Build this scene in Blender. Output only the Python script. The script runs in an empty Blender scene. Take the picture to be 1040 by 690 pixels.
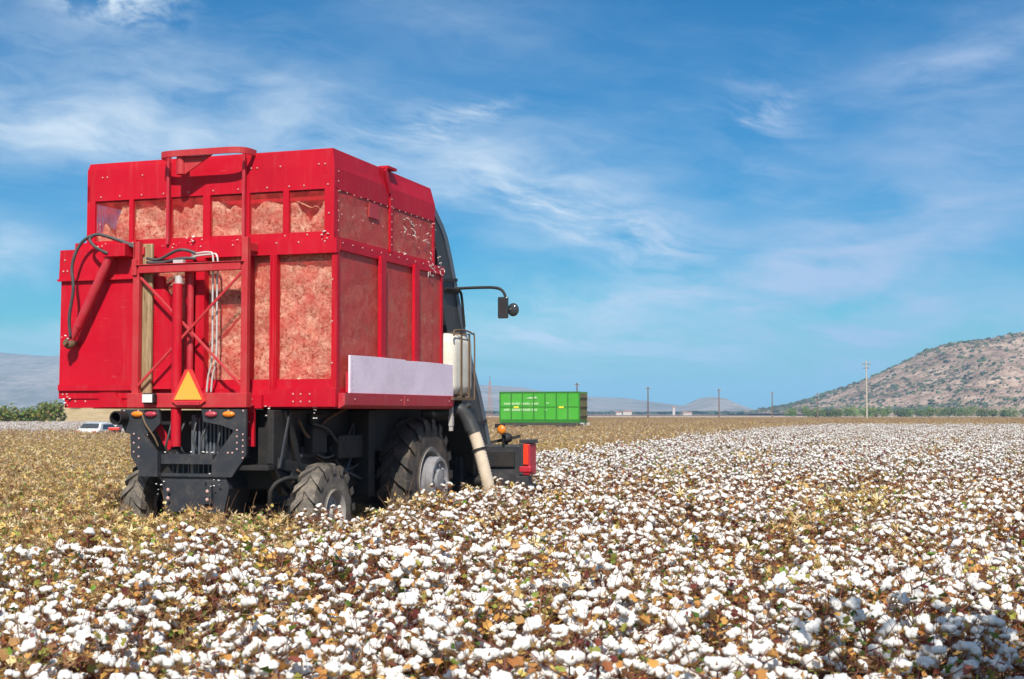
import bpy, bmesh, math, random
import numpy as np
from mathutils import Vector, Matrix, noise, Quaternion

S = bpy.context.scene
COL = S.collection
R = math.radians

# ------------------------------------------------------------------ camera
cam_d = bpy.data.cameras.new("camera")
cam = bpy.data.objects.new("camera", cam_d); COL.objects.link(cam)
CAM_H = 1.8
cam.location = (0, 0, CAM_H)
cam.rotation_euler = (R(90) + math.atan(75 / 1450), 0, 0)
cam_d.sensor_width = 36
cam_d.lens = 36 * 1450 / 1040
cam_d.clip_start = 0.1
cam_d.clip_end = 40000
cam_d.dof.use_dof = True
cam_d.dof.focus_distance = 17.5
cam_d.dof.aperture_fstop = 5.6
S.camera = cam

# ------------------------------------------------------------------ light
SUN_EL = R(45)
SUN_H = Vector((0.0, -1.0)).normalized()          # towards the sun, on the ground
SUN_DIR = Vector((SUN_H.x * math.cos(SUN_EL), SUN_H.y * math.cos(SUN_EL), math.sin(SUN_EL)))
sun_d = bpy.data.lights.new("sun", 'SUN')
sun = bpy.data.objects.new("sun", sun_d); COL.objects.link(sun)
sun_d.energy = 4.6
sun_d.angle = R(0.5)
sun_d.color = (1.0, 0.935, 0.83)
sun.rotation_euler = SUN_DIR.to_track_quat('Z', 'Y').to_euler()

S.view_settings.view_transform = 'Standard'
S.view_settings.look = 'None'
S.view_settings.gamma = 1
S.view_settings.use_curve_mapping = False
S.view_settings.exposure = 0.42
S.render.engine = 'CYCLES'
S.cycles.max_bounces = 8
S.cycles.transparent_max_bounces = 12
S.cycles.use_denoising = True
S.cycles.volume_bounces = 0

# ------------------------------------------------------------------ sky
W = bpy.data.worlds.new("World"); S.world = W
W.use_nodes = True
nt = W.node_tree
for n in list(nt.nodes): nt.nodes.remove(n)

class NB:
    """small helper to write node trees"""
    def __init__(s, tree): s.t = tree
    def n(s, typ, **kw):
        d = s.t.nodes.new(typ)
        for k, v in kw.items(): setattr(d, k, v)
        return d
    def set(s, sock, v):
        if isinstance(v, bpy.types.NodeSocket): s.t.links.new(v, sock)
        else: sock.default_value = v
    def m(s, op, a, b=None, c=None, clamp=False):
        d = s.n('ShaderNodeMath', operation=op, use_clamp=clamp)
        s.set(d.inputs[0], a)
        if b is not None: s.set(d.inputs[1], b)
        if c is not None: s.set(d.inputs[2], c)
        return d.outputs[0]
    def mix(s, f, a, b, blend='MIX'):
        d = s.n('ShaderNodeMix', data_type='RGBA', blend_type=blend)
        s.set(d.inputs['Factor'], f); s.set(d.inputs[6], a); s.set(d.inputs[7], b)
        return d.outputs[2]
    def noise(s, vec, scale, detail=4, rough=0.55, dist=0.0):
        d = s.n('ShaderNodeTexNoise')
        if vec is not None: s.set(d.inputs['Vector'], vec)
        s.set(d.inputs['Scale'], scale); s.set(d.inputs['Detail'], detail)
        s.set(d.inputs['Roughness'], rough); s.set(d.inputs['Distortion'], dist)
        return d.outputs['Fac']
    def ramp(s, f, *stops):
        d = s.n('ShaderNodeValToRGB'); e = d.color_ramp.elements
        while len(e) < len(stops): e.new(0.5)
        for q, (p, c) in zip(e, stops):
            q.position = p; q.color = (*c, 1) if len(c) == 3 else c
        s.set(d.inputs[0], f)
        return d.outputs[0]
    def rng(s, f, a, b, c=0.0, d_=1.0, smooth=True):
        d = s.n('ShaderNodeMapRange', interpolation_type='SMOOTHSTEP' if smooth else 'LINEAR')
        for k, v in zip(range(5), (f, a, b, c, d_)): s.set(d.inputs[k], v)
        return d.outputs[0]
    def comb(s, x, y, z):
        d = s.n('ShaderNodeCombineXYZ')
        for k, v in enumerate((x, y, z)): s.set(d.inputs[k], v)
        return d.outputs[0]

b = NB(nt)
sky = b.n('ShaderNodeTexSky', sky_type='NISHITA')
sky.sun_disc = False
sky.sun_elevation = SUN_EL
sky.sun_rotation = math.atan2(SUN_H.x, SUN_H.y) % (2 * math.pi)
sky.altitude = 100; sky.air_density = 1.0; sky.dust_density = 0.6; sky.ozone_density = 2.0
hs = b.n('ShaderNodeHueSaturation'); hs.inputs['Hue'].default_value = 0.494
hs.inputs['Saturation'].default_value = 2.35; hs.inputs['Value'].default_value = 0.74
nt.links.new(sky.outputs[0], hs.inputs['Color'])
tc = b.n('ShaderNodeTexCoord')
sp = b.n('ShaderNodeSeparateXYZ'); nt.links.new(tc.outputs['Generated'], sp.inputs[0])
az = b.m('ARCTAN2', sp.outputs[0], sp.outputs[1])
el = b.m('ARCSINE', sp.outputs[2])
# cirrus: wind-drawn noise in azimuth / elevation
wv = b.comb(b.m('MULTIPLY', az, 5.0), b.m('MULTIPLY', el, 12.0), 0.3)
warp = b.noise(wv, 1.3, 3, 0.5)
az2 = b.m('ADD', az, b.m('MULTIPLY', b.m('SUBTRACT', warp, 0.5), 0.07))
el2 = b.m('ADD', el, b.m('MULTIPLY', b.m('SUBTRACT', b.noise(wv, 1.7, 3, 0.5), 0.5), 0.04))
fib = b.noise(b.comb(b.m('MULTIPLY', az2, 9.0), b.m('MULTIPLY', b.m('ADD', el2, b.m('MULTIPLY', az2, 0.18)), 42.0), 1.7), 1.6, 8, 0.66, 0.15)
soft = b.noise(b.comb(b.m('MULTIPLY', az2, 7.0), b.m('MULTIPLY', el2, 20.0), 4.2), 1.2, 7, 0.60, 0.0)
lump = b.noise(b.comb(b.m('MULTIPLY', az, 30.0), b.m('MULTIPLY', el, 45.0), 2.2), 1.0, 7, 0.6, 0.4)
blobs = [  # direction (as degrees right / up of the lane ahead), widths, tilt, strength, kind
    (-16.0, 15.9, 2.0, 0.75, -4, 0.85, 'l'), (-18.5, 10.9, 7.5, 1.4, -6, 0.72, 's'), (-9.0, 10.6, 7.0, 2.0, -10, 0.32, 's'),
    (-2.8, 11.6, 2.6, 0.5, 14, 0.45, 'f'), (3.2, 7.6, 4.2, 0.9, -17, 0.62, 'f'), (1.0, 8.6, 5.5, 1.8, -20, 0.42, 's'),
    (6.5, 9.5, 6.5, 2.6, 10, 0.22, 's'), (13.5, 5.7, 6.0, 1.4, 6, 0.58, 's'), (15.0, 7.2, 5.5, 1.4, 10, 0.42, 's'), (18.3, 13.4, 3.6, 1.3, 8, 0.75, 's'),
    (17.6, 9.6, 5.0, 1.5, 10, 0.42, 's'), (9.0, 2.6, 12.0, 0.9, 2, 0.35, 's'), (11.0, 4.2, 8.0, 0.8, -3, 0.4, 's'), (10.6, 11.5, 1.3, 1.7, 30, 0.30, 'f'), (11.0, 12.0, 1.8, 0.3, 25, 0.4, 'f'),
    (-20.0, 6.2, 2.6, 1.1, 0, 0.8, 's'), (-19.0, 3.1, 4.5, 0.6, 0, 0.55, 's'), (-20.0, 1.6, 5, 0.9, 0, 0.5, 's'),
    (7.8, 2.15, 4.0, 0.28, -3, 0.55, 'f'), (14.6, 1.9, 3.6, 0.24, 3, 0.55, 'f'), (1.5, 1.7, 4.0, 0.3, 0, 0.35, 'f'),
    (3.0, 4.6, 5.0, 0.5, 2, 0.30, 'f'), (6.0, 3.1, 6.0, 0.35, -2, 0.4, 'f'), (12.0, 2.9, 5.0, 0.3, 3, 0.35, 'f'), (0.5, 3.4, 3.5, 0.3, 4, 0.3, 'f'), (-14.0, 13.5, 9.0, 1.3, -12, 0.30, 's'), (-2.0, 15.5, 7.0, 1.5, -10, 0.2, 's'),
    (8.0, 3.6, 13.0, 0.9, 0, 0.28, 's'), (16.0, 4.0, 6.0, 1.2, 0, 0.3, 's')]
tot = 0.0
for (a, e, sa, se, tl, amp, kd) in blobs:
    da = b.m('SUBTRACT', az2 if kd != 'l' else az, R(a)); de = b.m('SUBTRACT', el2 if kd != 'l' else el, R(e))
    c_, s_ = math.cos(R(tl)), math.sin(R(tl))
    p = b.m('ADD', b.m('MULTIPLY', da, c_ / R(sa)), b.m('MULTIPLY', de, s_ / R(sa)))
    q = b.m('ADD', b.m('MULTIPLY', da, -s_ / R(se)), b.m('MULTIPLY', de, c_ / R(se)))
    g = b.m('EXPONENT', b.m('MULTIPLY', b.m('ADD', b.m('MULTIPLY', p, p), b.m('MULTIPLY', q, q)), -0.7))
    tex = {'f': b.rng(fib, 0.36, 0.72), 's': b.m('MULTIPLY_ADD', b.rng(soft, 0.22, 0.78), 0.85, b.m('MULTIPLY', b.rng(fib, 0.3, 0.75), 0.22)), 'l': b.rng(lump, 0.36, 0.62)}[kd]
    tot = b.m('ADD', tot, b.m('MULTIPLY', b.m('MULTIPLY', g, tex), amp))
wisp = b.m('MULTIPLY', b.rng(fib, 0.5, 0.85), 0.08)
fill_cl = b.m('MULTIPLY', b.m('MULTIPLY', b.rng(soft, 0.34, 0.7), b.rng(b.m('ABSOLUTE', az), R(24), R(60))), 1.3)  # added cloud cover, unseen at the sides and rear, to raise the fill light
mask = b.m('MINIMUM', b.m('ADD', b.m('ADD', b.m('MULTIPLY', tot, 1.35), wisp), fill_cl), 0.93)
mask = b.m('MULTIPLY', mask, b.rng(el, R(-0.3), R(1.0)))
cloud_c = b.mix(b.rng(az, R(-2), R(14)), (6.6, 7.6, 8.6, 1), (4.2, 5.3, 7.4, 1))
deep = b.mix(1.0, hs.outputs[0], (0.30, 0.93, 1.08, 1), 'MULTIPLY')
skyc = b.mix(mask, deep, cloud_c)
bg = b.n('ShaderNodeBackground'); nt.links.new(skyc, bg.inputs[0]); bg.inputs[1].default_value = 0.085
wo = b.n('ShaderNodeOutputWorld'); nt.links.new(bg.outputs[0], wo.inputs[0])

# ------------------------------------------------------------------ materials
MATS = {}
def newmat(name):
    m = bpy.data.materials.new(name); m.use_nodes = True
    t = m.node_tree
    for n in list(t.nodes):
        if n.type not in ('BSDF_PRINCIPLED', 'OUTPUT_MATERIAL'): t.nodes.remove(n)
    return m, NB(t), t.nodes['Principled BSDF'], t.nodes['Material Output']

def paint(name, col, rough=0.4, dust=0.15, dustcol=(0.42, 0.33, 0.24), metal=0.0, spec=0.5, scale=3.0, bump=0.0, coat=0.0, vary=0.0, wear=0.0):
    m, B, P, O = newmat(name)
    co = B.n('ShaderNodeTexCoord').outputs['Object']
    f = B.noise(co, scale, 8, 0.65)
    f2 = B.noise(co, scale * 9, 4, 0.6)
    c = (*col, 1)
    if vary:
        lo = tuple(x * (1 - vary) for x in col); hi = tuple(min(1, x * (1 + vary)) for x in col)
        c = B.ramp(B.noise(co, scale * 0.6, 5), (0.3, lo), (0.7, hi))
    d = B.m('MULTIPLY', B.rng(B.m('ADD', B.m('MULTIPLY', f, 0.7), B.m('MULTIPLY', f2, 0.3)), 0.42, 0.75), dust * 2.2, clamp=True)
    base = B.mix(d, c, (*dustcol, 1))
    if wear:      # run-down streaks, scuffs and small chips in the paint
        mp = B.n('ShaderNodeMapping'); mp.inputs['Scale'].default_value = (9, 9, 0.9); B.set(mp.inputs[0], co)
        st_ = B.m('MULTIPLY', B.rng(B.noise(mp.outputs[0], 1.4, 6, 0.65), 0.5, 0.8), wear * 0.55)
        base = B.mix(st_, base, (col[0] * 0.92, 0.12, 0.10, 1))
        ch = B.m('MULTIPLY', B.rng(B.noise(co, 22, 6, 0.75), 0.66, 0.72), wear, clamp=True)
        base = B.mix(ch, base, (0.30, 0.13, 0.10, 1))
        sc_ = B.n('ShaderNodeMapping'); sc_.inputs['Scale'].default_value = (2.0, 2.0, 40); sc_.inputs['Rotation'].default_value = (0, .25, 0); B.set(sc_.inputs[0], co)
        base = B.mix(B.m('MULTIPLY', B.rng(B.noise(sc_.outputs[0], 2.0, 3, 0.5), 0.70, 0.74), wear * 0.5), base, (0.62, 0.28, 0.25, 1))
    B.set(P.inputs['Base Color'], base)
    B.set(P.inputs['Roughness'], B.m('MULTIPLY_ADD', f2, 0.25, rough - 0.1, clamp=True))
    P.inputs['Metallic'].default_value = metal
    P.inputs['Specular IOR Level'].default_value = spec
    P.inputs['Coat Weight'].default_value = coat
    if bump:
        bn = B.n('ShaderNodeBump'); bn.inputs['Strength'].default_value = bump; bn.inputs['Distance'].default_value = 0.02
        B.set(bn.inputs['Height'], f); B.set(P.inputs['Normal'], bn.outputs[0])
    MATS[name] = m
    return m

RED = paint('red paint', (0.49, 0.001, 0.017), 0.5, 0.03, (0.55, 0.14, 0.12), scale=1.6, bump=0.05, vary=0.12, spec=0.25, wear=0.5)
RED_FADED = paint('faded red paint', (0.47, 0.018, 0.028), 0.5, 0.13, (0.46, 0.18, 0.14), scale=5, wear=0.8)
RED_DARK = paint('dusty red paint', (0.46, 0.012, 0.03), 0.5, 0.12, (0.48, 0.2, 0.19), scale=3, bump=0.06, wear=0.8)
BLACK = paint('black chassis', (0.012, 0.012, 0.013), 0.65, 0.13, (0.10, 0.07, 0.048), scale=4)
GREY = paint('charcoal bumper paint', (0.024, 0.028, 0.037), 0.5, 0.10, (0.26, 0.21, 0.17), scale=5)
DUCT = paint('duct plastic', (0.035, 0.036, 0.038), 0.5, 0.12, (0.15, 0.12, 0.1), scale=3)
DUCT_RIM = paint('duct rim grey', (0.10, 0.115, 0.14), 0.4, 0.08, (0.2, 0.18, 0.16))
RUBBER = paint('tyre rubber', (0.10, 0.09, 0.08), 0.85, 0.42, (0.34, 0.28, 0.22), scale=5, spec=0.2, bump=0.2)
RUBBER_D = paint('dark tyre rubber', (0.05, 0.046, 0.044), 0.8, 0.3, (0.24, 0.18, 0.13), scale=4, spec=0.2, bump=0.2)
RIMW = paint('pale rim', (0.50, 0.50, 0.53), 0.55, 0.34, (0.3, 0.24, 0.18), scale=6)
RIMG = paint('grey rim', (0.33, 0.32, 0.31), 0.55, 0.25, (0.3, 0.24, 0.18), scale=6)
STEEL = paint('galvanised pipe', (0.62, 0.6, 0.58), 0.4, 0.2, (0.35, 0.25, 0.2), metal=0.3, scale=8)
BOLT = paint('bright bolt', (0.60, 0.38, 0.35), 0.4, 0.3, (0.35, 0.12, 0.10))
BOARD = paint('pale lilac board', (0.86, 0.72, 0.84), 0.5, 0.3, (0.62, 0.50, 0.60), scale=1.7, vary=0.10)
TANK = paint('white tank plastic', (0.74, 0.70, 0.60), 0.4, 0.22, (0.42, 0.32, 0.22), scale=4)
RUST = paint('rusty strap', (0.13, 0.085, 0.05), 0.75, 0.25, (0.28, 0.16, 0.08), scale=9)
HOSE_C = paint('cream hose', (0.62, 0.52, 0.40), 0.7, 0.25, (0.35, 0.27, 0.2), scale=6)
HOSE_B = paint('black hose', (0.05, 0.052, 0.055), 0.5, 0.1, (0.3, 0.28, 0.26), scale=9)
ORANGE = paint('orange reflector', (0.88, 0.40, 0.05), 0.4, 0.06, (0.8, 0.5, 0.3), scale=6)
REDREF = paint('red reflector', (0.66, 0.03, 0.03), 0.35, 0.1, (0.6, 0.2, 0.15), scale=8)
AMBER = paint('amber lens', (0.80, 0.22, 0.01), 0.2, 0.1, (0.5, 0.3, 0.2), coat=0.6)
REDLENS = paint('red lens', (0.42, 0.02, 0.05), 0.2, 0.12, (0.4, 0.25, 0.22), coat=0.6)
REDBRIGHT = paint('bright red lens', (0.75, 0.05, 0.02), 0.25, 0.06, (0.6, 0.3, 0.22), coat=0.4)
LAMPG = paint('lamp glass', (0.75, 0.75, 0.74), 0.15, 0.12, (0.3, 0.28, 0.25), coat=0.8)
GLASS_D = paint('dark glass', (0.03, 0.035, 0.04), 0.1, 0.03, (0.3, 0.3, 0.3), coat=0.5)
GREEN = paint('green trailer paint', (0.055, 0.36, 0.022), 0.45, 0.10, (0.25, 0.40, 0.18), scale=0.8, vary=0.1)
GREEN_D = paint('green rail paint', (0.02, 0.17, 0.012), 0.45, 0.10, (0.2, 0.25, 0.12))
LETTER = paint('pale lettering', (0.42, 0.62, 0.34), 0.5, 0.1, (0.3, 0.5, 0.2))
YELLOWM = paint('yellow marker', (0.75, 0.65, 0.03), 0.5, 0.05)
CHASSIS = paint('pale chassis', (0.45, 0.45, 0.43), 0.5, 0.2, scale=2)
WHITEP = paint('white car paint', (0.80, 0.80, 0.80), 0.25, 0.04, coat=0.6)
PLASTER = paint('white plaster', (0.55, 0.50, 0.45), 0.8, 0.1)
ROOFT = paint('roof tile', (0.36, 0.16, 0.10), 0.8, 0.1)
CONCRETE = paint('pale concrete pole', (0.50, 0.44, 0.36), 0.8, 0.15)
POLEW = paint('weathered pole', (0.13, 0.09, 0.075), 0.8, 0.15)

def wood_mat():
    m, B, P, O = newmat('weathered timber')
    co = B.n('ShaderNodeTexCoord').outputs['Object']
    mp = B.n('ShaderNodeMapping'); mp.inputs['Scale'].default_value = (30, 30, 1.6); B.set(mp.inputs[0], co)
    f = B.noise(mp.outputs[0], 2.0, 8, 0.7, 0.5)
    B.set(P.inputs['Base Color'], B.ramp(f, (0.3, (0.13, 0.075, 0.03)), (0.55, (0.34, 0.24, 0.13)), (0.75, (0.52, 0.42, 0.27))))
    P.inputs['Roughness'].default_value = 0.85
    return m
WOOD = wood_mat()

def screen_mat(name, col, pitch, rad):
    """perforated sheet: round holes punched on a square grid"""
    m, B, P, O = newmat(name)
    co = B.n('ShaderNodeTexCoord').outputs['Object']
    s = B.n('ShaderNodeSeparateXYZ'); B.set(s.inputs[0], co)
    u = B.m('ADD', s.outputs[0], s.outputs[1]); v = s.outputs[2]
    fu = B.m('SUBTRACT', B.m('FRACT', B.m('DIVIDE', u, pitch)), 0.5)
    fv = B.m('SUBTRACT', B.m('FRACT', B.m('DIVIDE', v, pitch)), 0.5)
    d = B.m('SQRT', B.m('ADD', B.m('MULTIPLY', fu, fu), B.m('MULTIPLY', fv, fv)))
    clog = B.rng(B.noise(co, 5.0, 6, 0.7), 0.35, 0.7)
    hole = B.m('LESS_THAN', d, B.m('MULTIPLY_ADD', clog, -0.10, rad))
    f = B.noise(co, 4, 6, 0.6)
    B.set(P.inputs['Base Color'], B.mix(B.rng(f, 0.45, 0.8), (*col, 1), (col[0] * 0.8, 0.14, 0.09, 1)))
    P.inputs['Roughness'].default_value = 0.55
    tr = B.n('ShaderNodeBsdfTransparent'); mx = B.n('ShaderNodeMixShader')
    B.set(mx.inputs[0], hole); B.t.links.new(P.outputs[0], mx.inputs[1]); B.t.links.new(tr.outputs[0], mx.inputs[2])
    B.t.links.new(mx.outputs[0], O.inputs[0])
    return m
SCREEN = screen_mat('perforated red screen', (0.66, 0.04, 0.035), 0.0095, 0.495)
SCREEN_S = screen_mat('fine perforated red screen', (0.60, 0.06, 0.05), 0.0095, 0.335)

def lint_mat():
    m, B, P, O = newmat('packed cotton')
    co = B.n('ShaderNodeTexCoord').outputs['Object']
    f = B.noise(co, 20, 8, 0.7, 0.2); g = B.noise(co, 34, 5, 0.65, 0.0); h = B.noise(co, 3.0, 4, 0.5)
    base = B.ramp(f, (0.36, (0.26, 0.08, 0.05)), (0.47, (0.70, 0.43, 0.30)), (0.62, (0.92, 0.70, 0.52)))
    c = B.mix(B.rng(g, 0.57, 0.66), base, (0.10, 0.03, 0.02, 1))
    mp = B.n('ShaderNodeMapping'); mp.inputs['Scale'].default_value = (1.3, 1.3, 5.0); B.set(mp.inputs[0], co)
    sag = B.noise(mp.outputs[0], 1.6, 6, 0.65, 0.5)
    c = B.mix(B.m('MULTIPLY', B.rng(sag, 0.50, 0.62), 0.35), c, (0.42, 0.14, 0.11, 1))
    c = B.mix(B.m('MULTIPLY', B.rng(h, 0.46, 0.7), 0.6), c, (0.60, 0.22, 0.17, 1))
    B.set(P.inputs['Base Color'], c); P.inputs['Roughness'].default_value = 1; P.inputs['Specular IOR Level'].default_value = 0.05
    bn = B.n('ShaderNodeBump'); bn.inputs['Strength'].default_value = 0.8; bn.inputs['Distance'].default_value = 0.05
    B.set(bn.inputs['Height'], f); B.set(P.inputs['Normal'], bn.outputs[0])
    return m
LINT = lint_mat()

def boll_mat():
    m, B, P, O = newmat('cotton fibre')
    co = B.n('ShaderNodeTexCoord').outputs['Object']
    f = B.noise(co, 60, 5, 0.65)
    B.set(P.inputs['Base Color'], B.ramp(f, (0.25, (0.78, 0.74, 0.68)), (0.6, (0.86, 0.845, 0.82))))
    P.inputs['Roughness'].default_value = 1; P.inputs['Specular IOR Level'].default_value = 0.05
    P.inputs['Sheen Weight'].default_value = 0.15
    bn = B.n('ShaderNodeBump'); bn.inputs['Strength'].default_value = 0.5; bn.inputs['Distance'].default_value = 0.01
    B.set(bn.inputs['Height'], f); B.set(P.inputs['Normal'], bn.outputs[0])
    tl = B.n('ShaderNodeBsdfTranslucent'); tl.inputs[0].default_value = (0.85, 0.82, 0.76, 1)
    mx = B.n('ShaderNodeMixShader'); mx.inputs[0].default_value = 0.18
    B.t.links.new(P.outputs[0], mx.inputs[1]); B.t.links.new(tl.outputs[0], mx.inputs[2]); B.t.links.new(mx.outputs[0], O.inputs[0])
    return m
BOLLM = boll_mat()

def leaf_mat(name, trans=0.28):
    m, B, P, O = newmat(name)
    at = B.n('ShaderNodeAttribute'); at.attribute_name = 'col'
    inf = B.n('ShaderNodeObjectInfo')
    hs_ = B.n('ShaderNodeHueSaturation')
    B.set(hs_.inputs['Color'], at.outputs['Color'])
    B.set(hs_.inputs['Value'], B.m('MULTIPLY_ADD', inf.outputs['Random'], 0.5, 0.75))
    B.set(hs_.inputs['Hue'], B.m('MULTIPLY_ADD', inf.outputs['Random'], 0.03, 0.485))
    B.set(P.inputs['Base Color'], hs_.outputs[0]); P.inputs['Roughness'].default_value = 0.6
    P.inputs['Specular IOR Level'].default_value = 0.3
    tl = B.n('ShaderNodeBsdfTranslucent'); B.set(tl.inputs[0], hs_.outputs[0])
    mx = B.n('ShaderNodeMixShader'); mx.inputs[0].default_value = trans
    B.t.links.new(P.outputs[0], mx.inputs[1]); B.t.links.new(tl.outputs[0], mx.inputs[2]); B.t.links.new(mx.outputs[0], O.inputs[0])
    return m
LEAF = leaf_mat('crop leaf', 0.36)
TREELEAF = leaf_mat('tree leaf', 0.22)
STEM = paint('red brown stem', (0.15, 0.05, 0.036), 0.75, 0.15, (0.25, 0.15, 0.1), scale=12)
STALK = paint('dry tan stalk', (0.22, 0.11, 0.055), 0.8, 0.2, (0.35, 0.22, 0.11), scale=12)
BARK = paint('bark', (0.16, 0.12, 0.09), 0.9, 0.2, scale=6, bump=0.4)

def ground_mat(name, a, bb, c, sc):
    m, B, P, O = newmat(name)
    co = B.n('ShaderNodeTexCoord').outputs['Object']
    f = B.noise(co, sc, 9, 0.65); g = B.noise(co, sc * 0.06, 5, 0.6)
    col = B.ramp(f, (0.3, a), (0.5, bb), (0.72, c))
    col = B.mix(B.m('MULTIPLY', B.rng(g, 0.4, 0.65), 0.5), col, (*[0.5 * (x + y) for x, y in zip(bb, c)], 1))
    B.set(P.inputs['Base Color'], col); P.inputs['Roughness'].default_value = 0.95; P.inputs['Specular IOR Level'].default_value = 0.1
    bn = B.n('ShaderNodeBump'); bn.inputs['Strength'].default_value = 0.6; bn.inputs['Distance'].default_value = 0.05
    B.set(bn.inputs['Height'], f); B.set(P.inputs['Normal'], bn.outputs[0])
    return m
SOIL = ground_mat('field soil', (0.09, 0.05, 0.03), (0.16, 0.09, 0.05), (0.25, 0.15, 0.08), 3.0)
STRAW = ground_mat('pale stubble', (0.36, 0.28, 0.19), (0.46, 0.36, 0.27), (0.56, 0.47, 0.38), 0.25)
YELLOW = ground_mat('yellow green crop', (0.26, 0.24, 0.05), (0.42, 0.33, 0.08), (0.52, 0.40, 0.12), 0.25)
DRY = ground_mat('dry grass', (0.30, 0.22, 0.11), (0.42, 0.31, 0.17), (0.52, 0.40, 0.25), 0.5)
ROSY = ground_mat('reddish fallow', (0.28, 0.17, 0.11), (0.36, 0.23, 0.15), (0.44, 0.30, 0.2), 0.3)

def hill_mat(name, a, bb, c, sc):
    m, B, P, O = newmat(name)
    co = B.n('ShaderNodeTexCoord').outputs['Object']
    f = B.noise(co, sc, 10, 0.68, 0.4); g = B.noise(co, sc * 8, 6, 0.7); k = B.noise(co, sc * 1.7, 8, 0.7, 1.0)
    col = B.ramp(B.m('ADD', B.m('MULTIPLY', f, 0.6), B.m('MULTIPLY', g, 0.4)), (0.38, a), (0.5, bb), (0.62, c))
    col = B.mix(B.m('MULTIPLY', B.rng(k, 0.52, 0.60), 0.8), col, (0.15, 0.125, 0.07, 1))
    B.set(P.inputs['Base Color'], col); P.inputs['Roughness'].default_value = 1; P.inputs['Specular IOR Level'].default_value = 0.0
    bn = B.n('ShaderNodeBump'); bn.inputs['Strength'].default_value = 0.9; bn.inputs['Distance'].default_value = 6.0
    B.set(bn.inputs['Height'], f); B.set(P.inputs['Normal'], bn.outputs[0])
    return m
HILLM = hill_mat('stony hillside', (0.16, 0.10, 0.075), (0.36, 0.245, 0.185), (0.60, 0.44, 0.345), 0.03)
MOUNTM = hill_mat('far mountain', (0.16, 0.13, 0.10), (0.27, 0.21, 0.17), (0.40, 0.32, 0.26), 0.004)

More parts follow.
